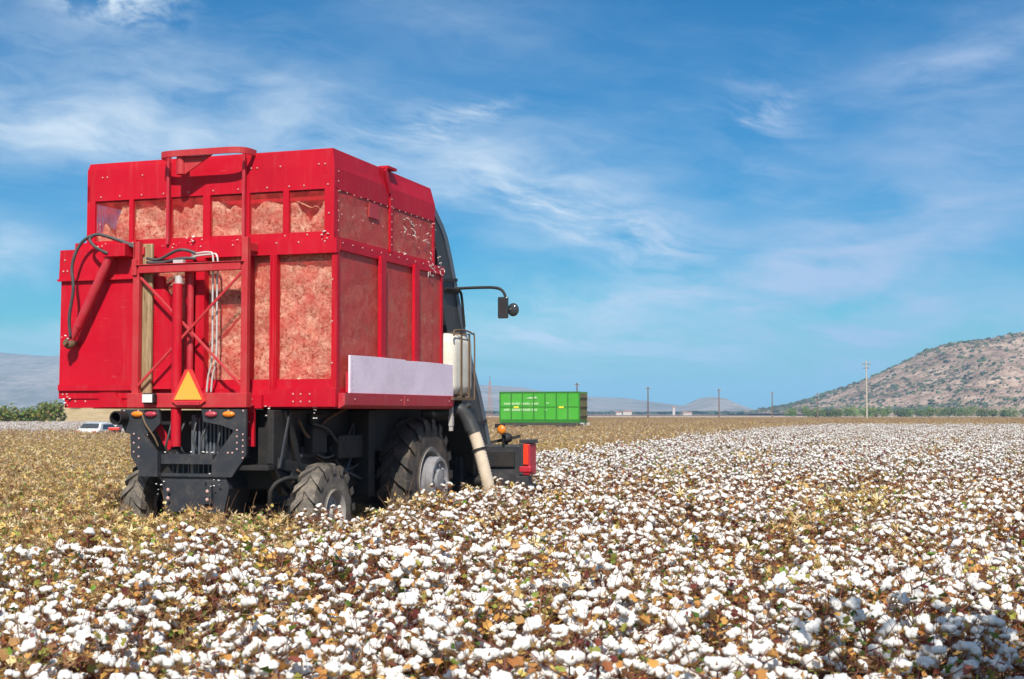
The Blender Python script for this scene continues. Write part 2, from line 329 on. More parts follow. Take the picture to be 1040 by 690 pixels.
# ------------------------------------------------------------------ mesh helper
class MB:
    def __init__(s): s.v = []; s.f = []; s.mi = []; s.col = []
    def add(s, vs, fs, mi=0, col=None):
        o = len(s.v); s.v.extend(tuple(v) for v in vs)
        for f in fs:
            s.f.append(tuple(i + o for i in f)); s.mi.append(mi); s.col.append(col)
        return s
    def box(s, x0, x1, y0, y1, z0, z1, mi=0):
        vs = [(x, y, z) for z in (z0, z1) for y in (y0, y1) for x in (x0, x1)]
        return s.add(vs, [(0, 2, 3, 1), (4, 5, 7, 6), (0, 1, 5, 4), (2, 6, 7, 3), (0, 4, 6, 2), (1, 3, 7, 5)], mi)
    def bar(s, p, q, w, h, mi=0, up=(0, 0, 1)):
        p, q = Vector(p), Vector(q); d = (q - p).normalized(); up = Vector(up)
        if abs(d.dot(up)) > 0.99: up = Vector((0, 1, 0))
        r = d.cross(up).normalized(); u = r.cross(d)
        vs = [c + r * (sx * w / 2) + u * (sz * h / 2) for c in (p, q) for sx, sz in ((-1, -1), (1, -1), (1, 1), (-1, 1))]
        return s.add(vs, [(3, 2, 1, 0), (4, 5, 6, 7), (0, 1, 5, 4), (1, 2, 6, 5), (2, 3, 7, 6), (3, 0, 4, 7)], mi)
    def tube(s, pts, r, n=8, mi=0, cap=True, col=None):
        pts = [Vector(p) for p in pts]; rs = r if isinstance(r, (list, tuple)) else [r] * len(pts)
        vs = []; fs = []; ref = None
        for i, p in enumerate(pts):
            d = (pts[min(i + 1, len(pts) - 1)] - pts[max(i - 1, 0)]).normalized()
            if ref is None:
                ref = d.cross(Vector((0, 0, 1)))
                if ref.length < 0.05: ref = d.cross(Vector((0, 1, 0)))
            ref = (ref - d * ref.dot(d)).normalized(); u = d.cross(ref)
            for k in range(n):
                a = 2 * math.pi * k / n
                vs.append(p + (ref * math.cos(a) + u * math.sin(a)) * rs[i])
        for i in range(len(pts) - 1):
            for k in range(n):
                fs.append((i * n + k, i * n + (k + 1) % n, (i + 1) * n + (k + 1) % n, (i + 1) * n + k))
        if cap:
            fs.append(tuple(range(n))[::-1]); o = (len(pts) - 1) * n; fs.append(tuple(o + k for k in range(n)))
        return s.add(vs, fs, mi, col)
    def cyl(s, p, q, r, n=16, mi=0): return s.tube([p, q], r, n, mi)
    def prism(s, poly, axis, a, c, mi=0):
        """extrude a polygon; axis 'y': poly is (x,z); axis 'x': poly is (y,z)"""
        n = len(poly)
        mk = (lambda p, t: (p[0], t, p[1])) if axis == 'y' else (lambda p, t: (t, p[0], p[1])) if axis == 'x' else (lambda p, t: (p[0], p[1], t))
        vs = [mk(p, a) for p in poly] + [mk(p, c) for p in poly]
        fs = [tuple(range(n)), tuple(range(2 * n - 1, n - 1, -1))] + [(i, i + n, (i + 1) % n + n, (i + 1) % n) for i in range(n)]
        return s.add(vs, fs, mi)
    def ell(s, c, r, n=10, m_=7, mi=0):
        vs = []; fs = []
        for j in range(m_ + 1):
            t = math.pi * j / m_
            for k in range(n):
                a = 2 * math.pi * k / n
                vs.append((c[0] + r[0] * math.sin(t) * math.cos(a), c[1] + r[1] * math.sin(t) * math.sin(a), c[2] + r[2] * math.cos(t)))
        for j in range(m_):
            for k in range(n): fs.append((j * n + k, (j + 1) * n + k, (j + 1) * n + (k + 1) % n, j * n + (k + 1) % n))
        return s.add(vs, fs, mi)
    def lathe(s, prof, n, axis_x=True, c=(0, 0, 0), mi=0):
        """revolve (t, r) about the x axis"""
        vs = []; fs = []; L = len(prof)
        for k in range(n):
            a = 2 * math.pi * k / n
            for t, r in prof: vs.append((c[0] + t, c[1] + r * math.cos(a), c[2] + r * math.sin(a)))
        for k in range(n):
            for j in range(L - 1):
                fs.append((k * L + j, k * L + j + 1, ((k + 1) % n) * L + j + 1, ((k + 1) % n) * L + j))
        return s.add(vs, fs, mi)
    def mesh(s, name, mats, smooth=None, fix=True):
        me = bpy.data.meshes.new(name)
        me.from_pydata(s.v, [], s.f)
        for m in (mats if isinstance(mats, (list, tuple)) else [mats]): me.materials.append(m)
        me.polygons.foreach_set('material_index', s.mi)
        if any(c is not None for c in s.col):
            ca = me.color_attributes.new('col', 'FLOAT_COLOR', 'CORNER')
            arr = []
            for f, c in zip(s.f, s.col): arr.extend((*(c or (0.2, 0.1, 0.05)), 1.0) * len(f))
            ca.data.foreach_set('color', arr)
        if fix:
            bm = bmesh.new(); bm.from_mesh(me); bmesh.ops.recalc_face_normals(bm, faces=bm.faces); bm.to_mesh(me); bm.free()
        if smooth is not None:
            me.polygons.foreach_set('use_smooth', [True] * len(me.polygons))
            if smooth < 180: me.set_sharp_from_angle(angle=R(smooth))
        me.update()
        return me
    def build(s, name, mats, parent=None, smooth=None, bevel=0.0, fix=True):
        o = bpy.data.objects.new(name, s.mesh(name, mats, smooth, fix)); COL.objects.link(o)
        if parent is not None: o.parent = parent
        if bevel:
            md = o.modifiers.new('bevel', 'BEVEL'); md.width = bevel; md.segments = 2; md.limit_method = 'ANGLE'; md.angle_limit = R(35)
        return o

def thing(name, label, cat, loc=(0, 0, 0), rz=0.0, group=None):
    o = bpy.data.objects.new(name, None); COL.objects.link(o)
    o.empty_display_size = 0.3
    o.location = loc; o.rotation_euler = (0, 0, rz)
    return tag(o, label, cat, group)
def tag(o, label, cat, group=None, kind=None):
    if label: o['label'] = label
    if cat: o['category'] = cat
    if group: o['group'] = group
    if kind: o['kind'] = kind
    return o
def copy_tree(o, parent=None):
    c = o.copy(); COL.objects.link(c)
    if parent is not None: c.parent = parent
    for ch in o.children: copy_tree(ch, c)
    return c

# ------------------------------------------------------------------ the land
GROUND_R = 9000
def sheet(name, x0, x1, y0, y1, z, mat, label, cat='field', n=1):
    mb = MB(); mb.add([(x0, y0, z), (x1, y0, z), (x1, y1, z), (x0, y1, z)], [(0, 1, 2, 3)])
    return tag(mb.build(name, mat), label, cat, kind='structure')
sheet('ground', -GROUND_R, GROUND_R, -200, 13000, 0.0, SOIL, 'brown farm soil under the cotton field', 'ground')
sheet('stubble_field', -150, 1500, 345, 950, 0.004, STRAW, 'pale stubble strip beyond the brown cotton', 'field')
def poly_sheet(name, pts, z, mat, label):
    mb = MB(); mb.add([(x, y, z) for x, y in pts], [tuple(range(len(pts)))])
    return tag(mb.build(name, mat), label, 'field', kind='structure')
poly_sheet('yellow_field', [(-12, 350), (60, 370), (110, 640), (-25, 640)], 0.008, YELLOW, 'yellow green crop strip behind the green trailer')
poly_sheet('meadow', [(-420, 132), (-30, 132), (-50, 210), (-420, 210)], 0.008, ROSY, 'reddish fallow strip in front of the bushes at left')

def ridge(name, prof, dist, y0, y1, mat, label, seed, nx, ny, namp, nscale, toe=0.0):
    us = [p[0] for p in prof]; hs_ = [p[1] for p in prof]
    xs = [(u - 520) / 1450 * dist for u in us]
    mb = MB()
    ys = np.linspace(y0, y1, ny)
    for j, y in enumerate(ys):
        for i in range(nx + 1):
            x = xs[0] + (xs[-1] - xs[0]) * i / nx
            h = np.interp(x, xs, hs_) * dist / 1450
            t = (y - y0) / (dist - y0) if y <= dist else max(0.0, 1 - (y - dist) / (y1 - dist))
            s_ = t * t * (3 - 2 * t) * 0.45 + t * 0.55
            nz = noise.fractal(Vector((x * nscale, y * nscale, seed)), 0.8, 2.1, 6)
            nz2 = noise.fractal(Vector((x * nscale * 4, y * nscale * 4, seed + 5)), 0.8, 2.1, 4)
            zz = (h + CAM_H) * s_ + (nz * namp * h + nz2 * namp * 0.35 * h) * (0.18 + 0.82 * math.sin(math.pi * min(1, t))) - 0.6 * (t <= 0.0)
            mb.v.append((x, y, max(-0.6, zz)))
    for j in range(ny - 1):
        for i in range(nx):
            a = j * (nx + 1) + i; mb.f.append((a, a + 1, a + nx + 2, a + nx + 1)); mb.mi.append(0); mb.col.append(None)
    return tag(mb.build(name, mat, smooth=180, fix=False), label, 'hill', kind='structure')
HILL_PROF = [(775, 0), (800, 7), (825, 12), (848, 20), (878, 33), (899, 41), (925, 54), (948, 66), (973, 73), (1008, 77), (1040, 84), (1080, 96), (1150, 112), (1250, 104), (1400, 60), (1500, 20), (1560, 0)]
hill = ridge('hill', HILL_PROF, 1400, 1020, 1900, HILLM, 'stony brown hill dotted with shrubs at right', 3.3, 220, 130, 0.085, 0.011)
ridge('mountain', [(-700, 20), (-400, 55), (-150, 74), (-60, 70), (0, 62), (50, 58), (120, 64), (200, 55), (300, 46), (400, 36), (490, 29), (530, 27), (560, 21), (600, 17), (632, 16), (660, 12), (700, 7), (760, 2), (800, 0)], 4400, 3200, 5400, MOUNTM, 'long hazy blue mountain range on the horizon at left', 8.1, 220, 30, 0.08, 0.0018)
ridge('mountain', [(660, 0), (685, 5), (700, 10), (712, 16), (722, 17), (734, 16), (745, 10), (758, 4), (785, 0)], 3600, 3100, 4200, MOUNTM, 'small hazy peaked hill on the horizon between the poles', 1.7, 80, 24, 0.06, 0.002)

# ------------------------------------------------------------------ crop plants
rng = random.Random(11)
BROWN = [(0.26, 0.09, 0.04), (0.36, 0.15, 0.05), (0.50, 0.24, 0.07), (0.17, 0.05, 0.035), (0.56, 0.30, 0.09), (0.24, 0.07, 0.05), (0.42, 0.24, 0.10), (0.52, 0.26, 0.08)]
TAN = [(0.56, 0.37, 0.16), (0.48, 0.29, 0.12), (0.62, 0.46, 0.25), (0.38, 0.22, 0.09), (0.55, 0.33, 0.13), (0.42, 0.31, 0.10)]
GRN = [(0.10, 0.17, 0.025), (0.16, 0.22, 0.035), (0.24, 0.25, 0.05), (0.07, 0.12, 0.02), (0.30, 0.28, 0.06)]

def boll_geo(r, sub, rg):
    """fluffy open boll: four or five locks bulging out of a dry burr"""
    bm = bmesh.new(); bmesh.ops.create_icosphere(bm, subdivisions=sub, radius=1)
    nl = rg.choice((4, 4, 5)); cs = []
    for k in range(nl):
        a = 2 * math.pi * k / nl + rg.uniform(-.25, .25)
        cs.append((Vector((math.cos(a) * 0.62, math.sin(a) * 0.62, rg.uniform(-.2, .35))), rg.uniform(.40, .56)))
    cs.append((Vector((rg.uniform(-.1, .1), rg.uniform(-.1, .1), .3)), .5))
    sd = Vector((rg.uniform(0, 50), rg.uniform(0, 50), 0))
    vs = []
    for v in bm.verts:
        d = v.co.normalized(); best = 0
        for c, rr in cs:
            k = c.dot(d); disc = rr * rr - c.length_squared + k * k
            if disc > 0: best = max(best, k + math.sqrt(disc))
        best = max(best, 0.34)
        best *= 1 + 0.16 * noise.noise(d * 3.1 + sd) + 0.12 * noise.noise(d * 7 + sd) + (0.10 * noise.noise(d * 16 + sd) if sub > 2 else 0)
        vs.append((d.x * best * r, d.y * best * r, (d.z * best * 0.85 + 0.25) * r))
    fs = [tuple(v.index for v in f.verts) for f in bm.faces]
    bm.free()
    return vs, fs
def burr(mb, c, q, r, rg, col, mi):
    for k in range(5):
        a = 2 * math.pi * k / 5 + rg.uniform(-.2, .2); ca, sa = math.cos(a), math.sin(a)
        L = r * rg.uniform(1.1, 1.7)
        pts = [Vector((0, 0, -.25 * r)), Vector((ca * .5 * L - sa * .3 * r, sa * .5 * L + ca * .3 * r, -.18 * r)), Vector((ca * L, sa * L, rg.uniform(.0, .75) * r)), Vector((ca * .5 * L + sa * .3 * r, sa * .5 * L - ca * .3 * r, -.18 * r))]
        mb.add([c + q @ p for p in pts], [(0, 1, 2, 3)], mi, col)
def leaf(mb, c, L, rg, col, mi=0, flat=0.5):
    """one curled, lobed leaf"""
    q = Quaternion(Vector((rg.uniform(-1, 1), rg.uniform(-1, 1), rg.uniform(-1, 1))).normalized(), rg.uniform(0, math.pi * flat)) @ Quaternion((0, 0, 1), rg.uniform(0, 6.28))
    cu = rg.uniform(-.35, .35); fo = rg.uniform(.05, .4)
    P = [(0, 0, 0), (.42, .18, fo * .4), (.3, .48, fo * .3 + cu * .2), (.5, .72, fo * .5 + cu * .4), (0, 1.05, cu), (-.5, .72, fo * .5 + cu * .4), (-.3, .48, fo * .3 + cu * .2), (-.42, .18, fo * .4), (0, .5, cu * .3)]
    mb.add([c + q @ (Vector(p) * L) for p in P], [(0, 1, 2, 8), (8, 2, 3, 4), (8, 4, 5, 6), (0, 8, 6, 7)], mi, col)

def plant_design(rg, h, nb, white):
    """stem polylines with radii, leaf spots and boll spots"""
    lean = Vector((rg.uniform(-.10, .10), rg.uniform(-.10, .10), 0)); paths = []; bolls = []; spots = []
    main = [Vector((0, 0, -.03)), lean * .3 + Vector((0, 0, h * .4)), lean * .7 + Vector((0, 0, h * .75)), lean + Vector((0, 0, h))]
    paths.append((main, [.009, .007, .005, .003]))
    def on(t):
        k = min(2, int(t * 3)); return main[k].lerp(main[k + 1], t * 3 - k)
    nbr = rg.randint(9, 13)
    for k in range(nbr):
        t = .28 + .68 * k / nbr + rg.uniform(-.03, .03); p = on(t); a = k * 2.4 + rg.uniform(-.5, .5)
        L = (.30 - .17 * t) * rg.uniform(.8, 1.4); out = Vector((math.cos(a), math.sin(a), 0))
        m_ = p + out * L * .55 + Vector((0, 0, L * .28)); e = p + out * L + Vector((0, 0, L * rg.uniform(.35, .8)))
        paths.append(([p, m_, e], [.004, .003, .002]))
        spots += [(m_, out), (e, out), (p.lerp(m_, .5), out), (m_.lerp(e, .5), out)]
        bolls.append((e, out)); 
        if rg.random() < .4: bolls.append((m_ + Vector((0, 0, .02)), out))
    bolls.append((main[-1], Vector((.3, 0, 1))))
    bolls.sort(key=lambda q: -q[0].z)
    return paths, bolls[:nb], spots

def build_plant_parts(rg, h, nb, nleaf, white, sides, pal, boll_sub):
    """returns stem MB, foliage MB, list of (pos, quat, r)"""
    paths, bolls, spots = plant_design(rg, h, nb, white)
    st = MB()
    for pts, rs in paths: st.tube(pts, rs, sides)
    for k in range(13 if white else 7):
        p, out = rg.choice(spots); d = Vector((out.x * .5 + rg.uniform(-.4, .4), out.y * .5 + rg.uniform(-.4, .4), rg.uniform(.6, 1.5))) * rg.uniform(.07, .20)
        st.tube([p, p + d * .5 + Vector((rg.uniform(-.01, .01), rg.uniform(-.01, .01), 0)), p + d], [.0025, .002, .0012], 3, cap=False)
    fo = MB()
    for k in range(nleaf):
        p, out = rg.choice(spots); u = rg.random()
        col = pal(rg)
        c = p + Vector((rg.uniform(-.05, .05), rg.uniform(-.05, .05), rg.uniform(-.09, .04)))
        leaf(fo, c, rg.uniform(.026, .058) * (1 if white else .85), rg, col)
    out_b = []
    for p, o in bolls:
        ax = (Vector((o.x * .7 + rg.uniform(-.4, .4), o.y * .7 + rg.uniform(-.4, .4), 1.0))).normalized()
        q = Vector((0, 0, 1)).rotation_difference(ax) @ Quaternion((0, 0, 1), rg.uniform(0, 6.28))
        out_b.append((p, q, rg.uniform(.027, .044)))
    return st, fo, out_b
def pal_white(rg):
    u = rg.random()
    c = rg.choice(GRN) if u < .25 else rg.choice(TAN) if u < .38 else rg.choice(BROWN)
    return tuple(min(.9, q * 1.2) for q in c)
def pal_brown(rg):
    u = rg.random()
    c = rg.choice(GRN) if u < .27 else rg.choice(TAN) if u < .84 else rg.choice(BROWN)
    return (min(.9, c[0] * 1.32), min(.9, c[1] * 1.42), min(.9, c[2] * 1.32))

BURRC = [(0.56, 0.30, 0.10), (0.42, 0.20, 0.08), (0.64, 0.40, 0.17), (0.60, 0.33, 0.11)]
BURRT = [(0.72, 0.54, 0.28), (0.80, 0.66, 0.42), (0.60, 0.40, 0.18), (0.68, 0.46, 0.2)]

def proto_plants(n, white):
    """whole plants with parts, kept outside the scene; copied into it below"""
    res = []
    for k in range(n):
        rg = random.Random(100 + k + (0 if white else 50))
        h = rg.uniform(.58, .80) if white else rg.uniform(.50, .64)
        st, fo, bl = build_plant_parts(rg, h, rg.randint(9, 15) if white else rg.randint(9, 12), 84 if white else 96, white, 5, pal_white if white else pal_brown, 2)
        parts = {'stem': st.mesh('stem', STEM if white else STALK, 180), 'foliage': fo.mesh('foliage', LEAF, fix=False)}
        bolls = []
        for p, q, r in bl:
            mb = MB(); lint = white or rg.random() < .2
            r *= 1.0 if white else .62
            if lint:
                vs, fs = boll_geo(r, 4, rg); mb.add([q @ Vector(v) for v in vs], fs, 0)
            burr(mb, Vector((0, 0, 0)), q, r * (1.0 if white else .85), rg, rg.choice(BURRC if white or rg.random() < .5 else BURRT), 1)
            bolls.append((p, mb.mesh('boll', [BOLLM, LEAF], 180, fix=False)))
        res.append((parts, bolls))
    return res

def proto_simple(k, white, sub=1, sides=3, nleaf=None, sx=1.0):
    """one plant as a single light mesh for the crop further off"""
    rg = random.Random(300 + k + (0 if white else 70))
    h = rg.uniform(.58, .80) if white else rg.uniform(.50, .64)
    st, fo, bl = build_plant_parts(rg, h, rg.randint(9, 15) if white else 13, nleaf or (74 if white else 90), white, sides, pal_white if white else pal_brown, sub)
    mb = MB()
    mb.add(st.v, st.f, 0)
    o = len(mb.v); mb.v += fo.v; mb.f += [tuple(i + o for i in f) for f in fo.f]; mb.mi += [1] * len(fo.f); mb.col += fo.col
    for p, q, r in bl:
        if white or rg.random() < .11:
            vs, fs = boll_geo(r * ((1 if sub > 1 else 1.12) if white else .6), sub, rg); mb.add([p + q @ Vector(v) for v in vs], fs, 2)
        if not white or sub > 1: burr(mb, p, q, r * (1.0 if white else .85), rg, rg.choice(BURRC if white else BURRT), 1)
    return mb
def proto_obj(mb, name): return bpy.data.objects.new(name, mb.mesh(name, [STEM if name == 'crop_plant' else STALK, LEAF, BOLLM], 180, fix=False))
def clump(seed, white, n, size, nleaf):
    rg = random.Random(seed); mb = MB()
    for k in range(n):
        s_ = proto_simple(rg.randint(0, 60), white, 1, 3, nleaf)
        M = Matrix.Translation((rg.uniform(-size, size), rg.uniform(-size, size), 0)) @ Matrix.Rotation(rg.uniform(0, 6.28), 4, 'Z') @ Matrix.Scale(rg.uniform(.85, 1.15), 4)
        o = len(mb.v); mb.v += [tuple(M @ Vector(v)) for v in s_.v]; mb.f += [tuple(i + o for i in f) for f in s_.f]; mb.mi += s_.mi; mb.col += s_.col
    return mb

# ------------------------------------------------------------------ field layout
HD = Vector((0.3256, 0.9455)); CD = Vector((0.9455, -0.3256))       # along the rows / across them
PICK = Vector((-3.7417, 17.5697))                                   # cotton picker, rear centre on the ground
def to_pick(x, y):
    d = Vector((x, y)) - PICK
    return d.dot(CD), d.dot(HD)
EDGE_Y = [0, 6, 8.5, 11, 14.5, 17, 20, 34, 44, 90, 128]; EDGE_X = [-4.2, -3.6, -3.25, -3.3, -3.2, -2.6, -1.6, .4, 2.5, 15.0, 28]
def edge(y): return float(np.interp(y, EDGE_Y, EDGE_X))
nrg = np.random.default_rng(5)
def grid_points(ymin, ymax, row, step, jit, margin):
    """row-planted points inside the wedge of land in front of the camera"""
    pts = []
    A = 0.40
    xm = A * ymax + margin
    amin, amax = -xm * 1.1 - ymax * .35, xm * 1.1
    bmin, bmax = ymin * .7 - 8, ymax * 1.25 + 8
    a_ = np.arange(amin, amax, row); b_ = np.arange(bmin, bmax, step)
    aa, bb = np.meshgrid(a_, b_)
    aa = aa + nrg.normal(0, jit, aa.shape); bb = bb + nrg.uniform(-step, step, bb.shape)
    x = aa * CD.x + bb * HD.x; y = aa * CD.y + bb * HD.y
    k = (y > ymin) & (y <= ymax) & (np.abs(x) < A * y + margin)
    return x[k], y[k]
def hides(lx, ly, tight=False):
    """where the machine's wheels stand"""
    for x0, x1, y0, y1 in ((1.12, 1.58, -.25, 1.05), (-1.53, -1.07, -.25, 1.05), (1.15, 1.95, 2.2, 4.05), (-1.95, -1.15, 2.2, 4.05)):
        if x0 < lx < x1 and y0 < ly < y1: return True
    return False

near_pts = []; crop_pts = []; stalk_pts = []
xs, ys = grid_points(2.6, 60, .86, .142, .15, 2.5)
for x, y in zip(xs, ys):
    lx, ly = to_pick(x, y)
    if hides(lx, ly): continue
    ed = edge(y) + noise.noise(Vector((x * .8, y * .5, 0))) * .9 + (nrg.normal(0, .55) if y < 16 else 0)
    w = x > ed and nrg.random() > .05 + .22 * max(0, noise.noise(Vector((x * .7, y * .35, 9)))) and (x > ed + 1.2 or y > 30 or nrg.random() < .3 + .7 * (x - ed) / 1.2)
    if w and y > 9 and (x * CD.x + y * CD.y + 40) % 3.44 < .72 and nrg.random() < .8: continue
    sc = .84 if w and 13.2 < y < 18.5 and x < .5 else 1.0
    if -1.95 < lx < 1.95 and -.5 < ly < 6.2:
        w = False; sc = .62 if ly > -.2 else .8
    (crop_pts if w else stalk_pts).append((x, y, sc if w or x < ed else sc * 1.14))
xs, ys = grid_points(60, 128, .9, .2, .14, 4)
for x, y in zip(xs, ys):
    w = x > edge(y) + noise.noise(Vector((x * .2, y * .1, 0))) * 2 and nrg.random() > .12
    if w and not ((x * CD.x + y * CD.y + 40) % 3.44 < .80 and nrg.random() < .8): crop_pts.append((x, y, 1.0))
# a strip of unpicked cotton at far left
xs, ys = grid_points(88, 165, .95, .34, .2, 6)
for x, y in zip(xs, ys):
    if x < -.22 * y: crop_pts.append((x, y, 1.0))
# nearest 300 plants that the picture shows, one object each
allp = [(x, y, s_, True) for x, y, s_ in crop_pts] + [(x, y, s_, False) for x, y, s_ in stalk_pts]
def in_view(x, y): return y > 4.75 and abs(x) < .362 * y + .12
cand = sorted([p for p in allp if in_view(p[0], p[1])], key=lambda p: p[0] ** 2 + p[1] ** 2)[:300]
chosen = set((p[0], p[1]) for p in cand)
crop_pts = [p for p in crop_pts if (p[0], p[1]) not in chosen]
stalk_pts = [p for p in stalk_pts if (p[0], p[1]) not in chosen]

def scatter(name, protos, groups, label, cat):
    """ONE object: GROUPS is a list of (points, proto indices, base scale)"""
    P, I, RT, SC = [], [], [], []
    rg = random.Random(len(name))
    for pts, idx, base in groups:
        for x, y, s_ in pts:
            P.append((x, y, 0)); I.append(rg.choice(idx)); RT.append((rg.uniform(-.06, .06), rg.uniform(-.06, .06), rg.uniform(0, 6.28)))
            SC.append(base * s_ * rg.uniform(.84, 1.14))
    me = bpy.data.meshes.new(name); me.from_pydata(P, [], [])
    a = me.attributes.new('pick', 'INT', 'POINT'); a.data.foreach_set('value', I)
    a = me.attributes.new('turn', 'FLOAT_VECTOR', 'POINT'); a.data.foreach_set('vector', [c for r in RT for c in r])
    a = me.attributes.new('size', 'FLOAT', 'POINT'); a.data.foreach_set('value', SC)
    o = bpy.data.objects.new(name, me); COL.objects.link(o)
    g = bpy.data.node_groups.new(name, 'GeometryNodeTree')
    g.interface.new_socket('Geometry', in_out='INPUT', socket_type='NodeSocketGeometry')
    g.interface.new_socket('Geometry', in_out='OUTPUT', socket_type='NodeSocketGeometry')
    gi, go = g.nodes.new('NodeGroupInput'), g.nodes.new('NodeGroupOutput')
    join = g.nodes.new('GeometryNodeJoinGeometry')
    for p in reversed(protos):
        oi = g.nodes.new('GeometryNodeObjectInfo'); oi.inputs['Object'].default_value = p
        gt = g.nodes.new('GeometryNodeGeometryToInstance')
        g.links.new(oi.outputs['Geometry'], gt.inputs[0]); g.links.new(gt.outputs[0], join.inputs[0])
    iop = g.nodes.new('GeometryNodeInstanceOnPoints'); iop.inputs['Pick Instance'].default_value = True
    g.links.new(gi.outputs[0], iop.inputs['Points']); g.links.new(join.outputs[0], iop.inputs['Instance'])
    for nm, ty, sock in (('pick', 'INT', 'Instance Index'), ('turn', 'FLOAT_VECTOR', 'Rotation'), ('size', 'FLOAT', 'Scale')):
        na = g.nodes.new('GeometryNodeInputNamedAttribute'); na.data_type = ty; na.inputs['Name'].default_value = nm
        src = [s2 for s2 in na.outputs if s2.enabled and s2.name == 'Attribute'][0]
        if sock == 'Rotation':
            er = g.nodes.new('FunctionNodeEulerToRotation'); g.links.new(src, er.inputs[0]); src = er.outputs[0]
        g.links.new(src, iop.inputs[sock])
    g.links.new(iop.outputs[0], go.inputs[0])
    md = o.modifiers.new('scatter', 'NODES'); md.node_group = g
    return tag(o, label, cat, kind='stuff')

wp = [proto_obj(proto_simple(k, True, 2, 4), 'crop_plant') for k in range(6)] + [proto_obj(proto_simple(20 + k, True, 1, 3, 54), 'crop_plant') for k in range(5)]
scatter('cotton_crop', wp, [([p for p in crop_pts if p[1] < 24], range(6), 1.0), ([p for p in crop_pts if p[1] >= 24], range(6, 11), 1.04)],
        'unpicked white cotton crop spreading over the field', 'cotton crop')
bp = [proto_obj(proto_simple(k, False, 1, 4), 'stalk_plant') for k in range(6)] + [proto_obj(clump(900 + k, False, 9, .62, 46), 'stalk_plant') for k in range(4)]
xs, ys = grid_points(60, 345, 1.15, .6, .25, 6)
far_st = [(x, y, 1.0) for x, y in zip(xs, ys) if (y > 128 and x > -.22 * y) or (y <= 128 and x < edge(y) + 1 and (x > -.22 * y or y < 87))]
scatter('picked_cotton_stalks', bp, [(stalk_pts, range(6), 1.1), (far_st, range(6, 10), 1.1)],
        'brown picked cotton stalks covering the field', 'cotton stalks')

# the 300 nearest plants, each with its stem, foliage and every boll
WP, BP = proto_plants(8, True), proto_plants(4, False)
prg = random.Random(77)
LAB_W = 'cotton plant with open white bolls in the sunlit rows nearest the camera'
LAB_B = 'picked brown cotton plant with dry burrs at near left'
LAB_S = 'cotton plant with white bolls in the tree shadow at near right corner'
for x, y, s_, w in cand:
    parts, bolls = prg.choice(WP if w else BP)
    shade = x > 1.7 and y < 7.4 and x > .24 * y
    t = thing('cotton_plant', (LAB_S if shade else LAB_W) if w else LAB_B, 'cotton plant', (x, y, 0), prg.uniform(0, 6.28), 'cotton plants nearest the camera')
    k = s_ * prg.uniform(.86, 1.12); t.scale = (k, k, k)
    t.rotation_euler = (prg.uniform(-.06, .06), prg.uniform(-.06, .06), t.rotation_euler[2])
    for nm, me in parts.items():
        o = bpy.data.objects.new(nm, me); COL.objects.link(o); o.parent = t
    for p, me in bolls:
        o = bpy.data.objects.new('boll', me); COL.objects.link(o); o.parent = t
        o.location = p; o.scale = [prg.uniform(.85, 1.25)] * 3

# ------------------------------------------------------------------ cotton picker
PK = thing('cotton_picker', 'big red cotton picker seen from behind with cotton filled mesh basket', 'cotton picker', (PICK.x, PICK.y, 0), -R(19))
def bolts(mb, pts, r, mi, axis='y'):
    for p in pts: mb.ell(p, (r * .75, r * .5, r * .75) if axis == 'y' else (r * .5, r * .75, r * .75), 6, 4, mi)

# --- basket, lower frame
f = MB()
for x in (-1.715, 1.715):
    f.box(x - .035, x + .035, -.01, .07, 1.88, 3.87); f.box(x - .035, x + .035, 3.33, 3.40, 1.88, 3.87)
f.box(-1.75, 1.755, -.035, .05, 3.72, 3.90)                       # rear top belt
f.box(-1.75, 1.76, -.05, .05, 1.88, 2.10); f.box(-1.72, 1.72, -.02, .05, 2.10, 2.21)
f.box(-1.75, -1.70, .05, 3.40, 3.76, 3.89); f.box(1.70, 1.762, .05, 3.42, 3.76, 3.875)
f.box(1.70, 1.75, .05, 3.4, 1.88, 2.1); f.box(-1.75, -1.70, .05, 3.4, 1.88, 2.1)
f.box(-1.7, 1.7, 3.35, 3.40, 3.76, 3.89); f.box(-1.7, 1.7, .06, 3.38, 1.86, 1.90)
f.box(.868, .958, -.045, .05, 2.1, 3.72)
f.box(.885, .897, -.06, -.044, 2.1, 3.72); f.box(.93, .942, -.06, -.044, 2.1, 3.72)
f.box(-.32, -.21, -.04, .05, 2.1, 3.72); f.box(-.15, -.03, -.06, .05, 2.1, 3.72); f.box(.555, .605, -.04, .05, 2.1, 3.72)
for y in (1.17, 2.27): f.box(1.752, 1.80, y, y + .15, 2.3, 3.80); f.box(-1.80, -1.752, y, y + .15, 2.0, 3.80)
bolts(f, [(x, -.055, z) for x in (1.2, 1.3, 1.42) for z in (1.94, 2.03)] + [(x, -.04, 3.86) for x in (-.5, -.1, .35, .95, 1.25, 1.6)] + [(1.69, -.012, z) for z in (2.4, 2.9, 3.4)], .016, 1)
bolts(f, [(1.765, .12 + .28 * k, 3.85) for k in range(12)], .014, 1, 'x')
f.build('basket_frame', [RED, BOLT], PK, bevel=.006)
for x0, x1 in ((-1.70, -.32), (-.21, -.15), (-.03, .555), (.605, .868), (.958, 1.68)):
    m_ = MB(); m_.add([(x0, .045, 2.21), (x1, .045, 2.21), (x1, .045, 3.72), (x0, .045, 3.72)], [(0, 1, 2, 3)]); m_.build('mesh_screen', SCREEN, PK)
for y0, y1 in ((.07, 1.17), (1.32, 2.27), (2.42, 3.33)):
    for x in (1.735, -1.735):
        m_ = MB(); m_.add([(x, y0 - .1, 2.1), (x, y1 + .1, 2.1), (x, y1 + .1, 3.76), (x, y0 - .1, 3.76)], [(0, 1, 2, 3)]); m_.build('mesh_screen', SCREEN_S, PK)
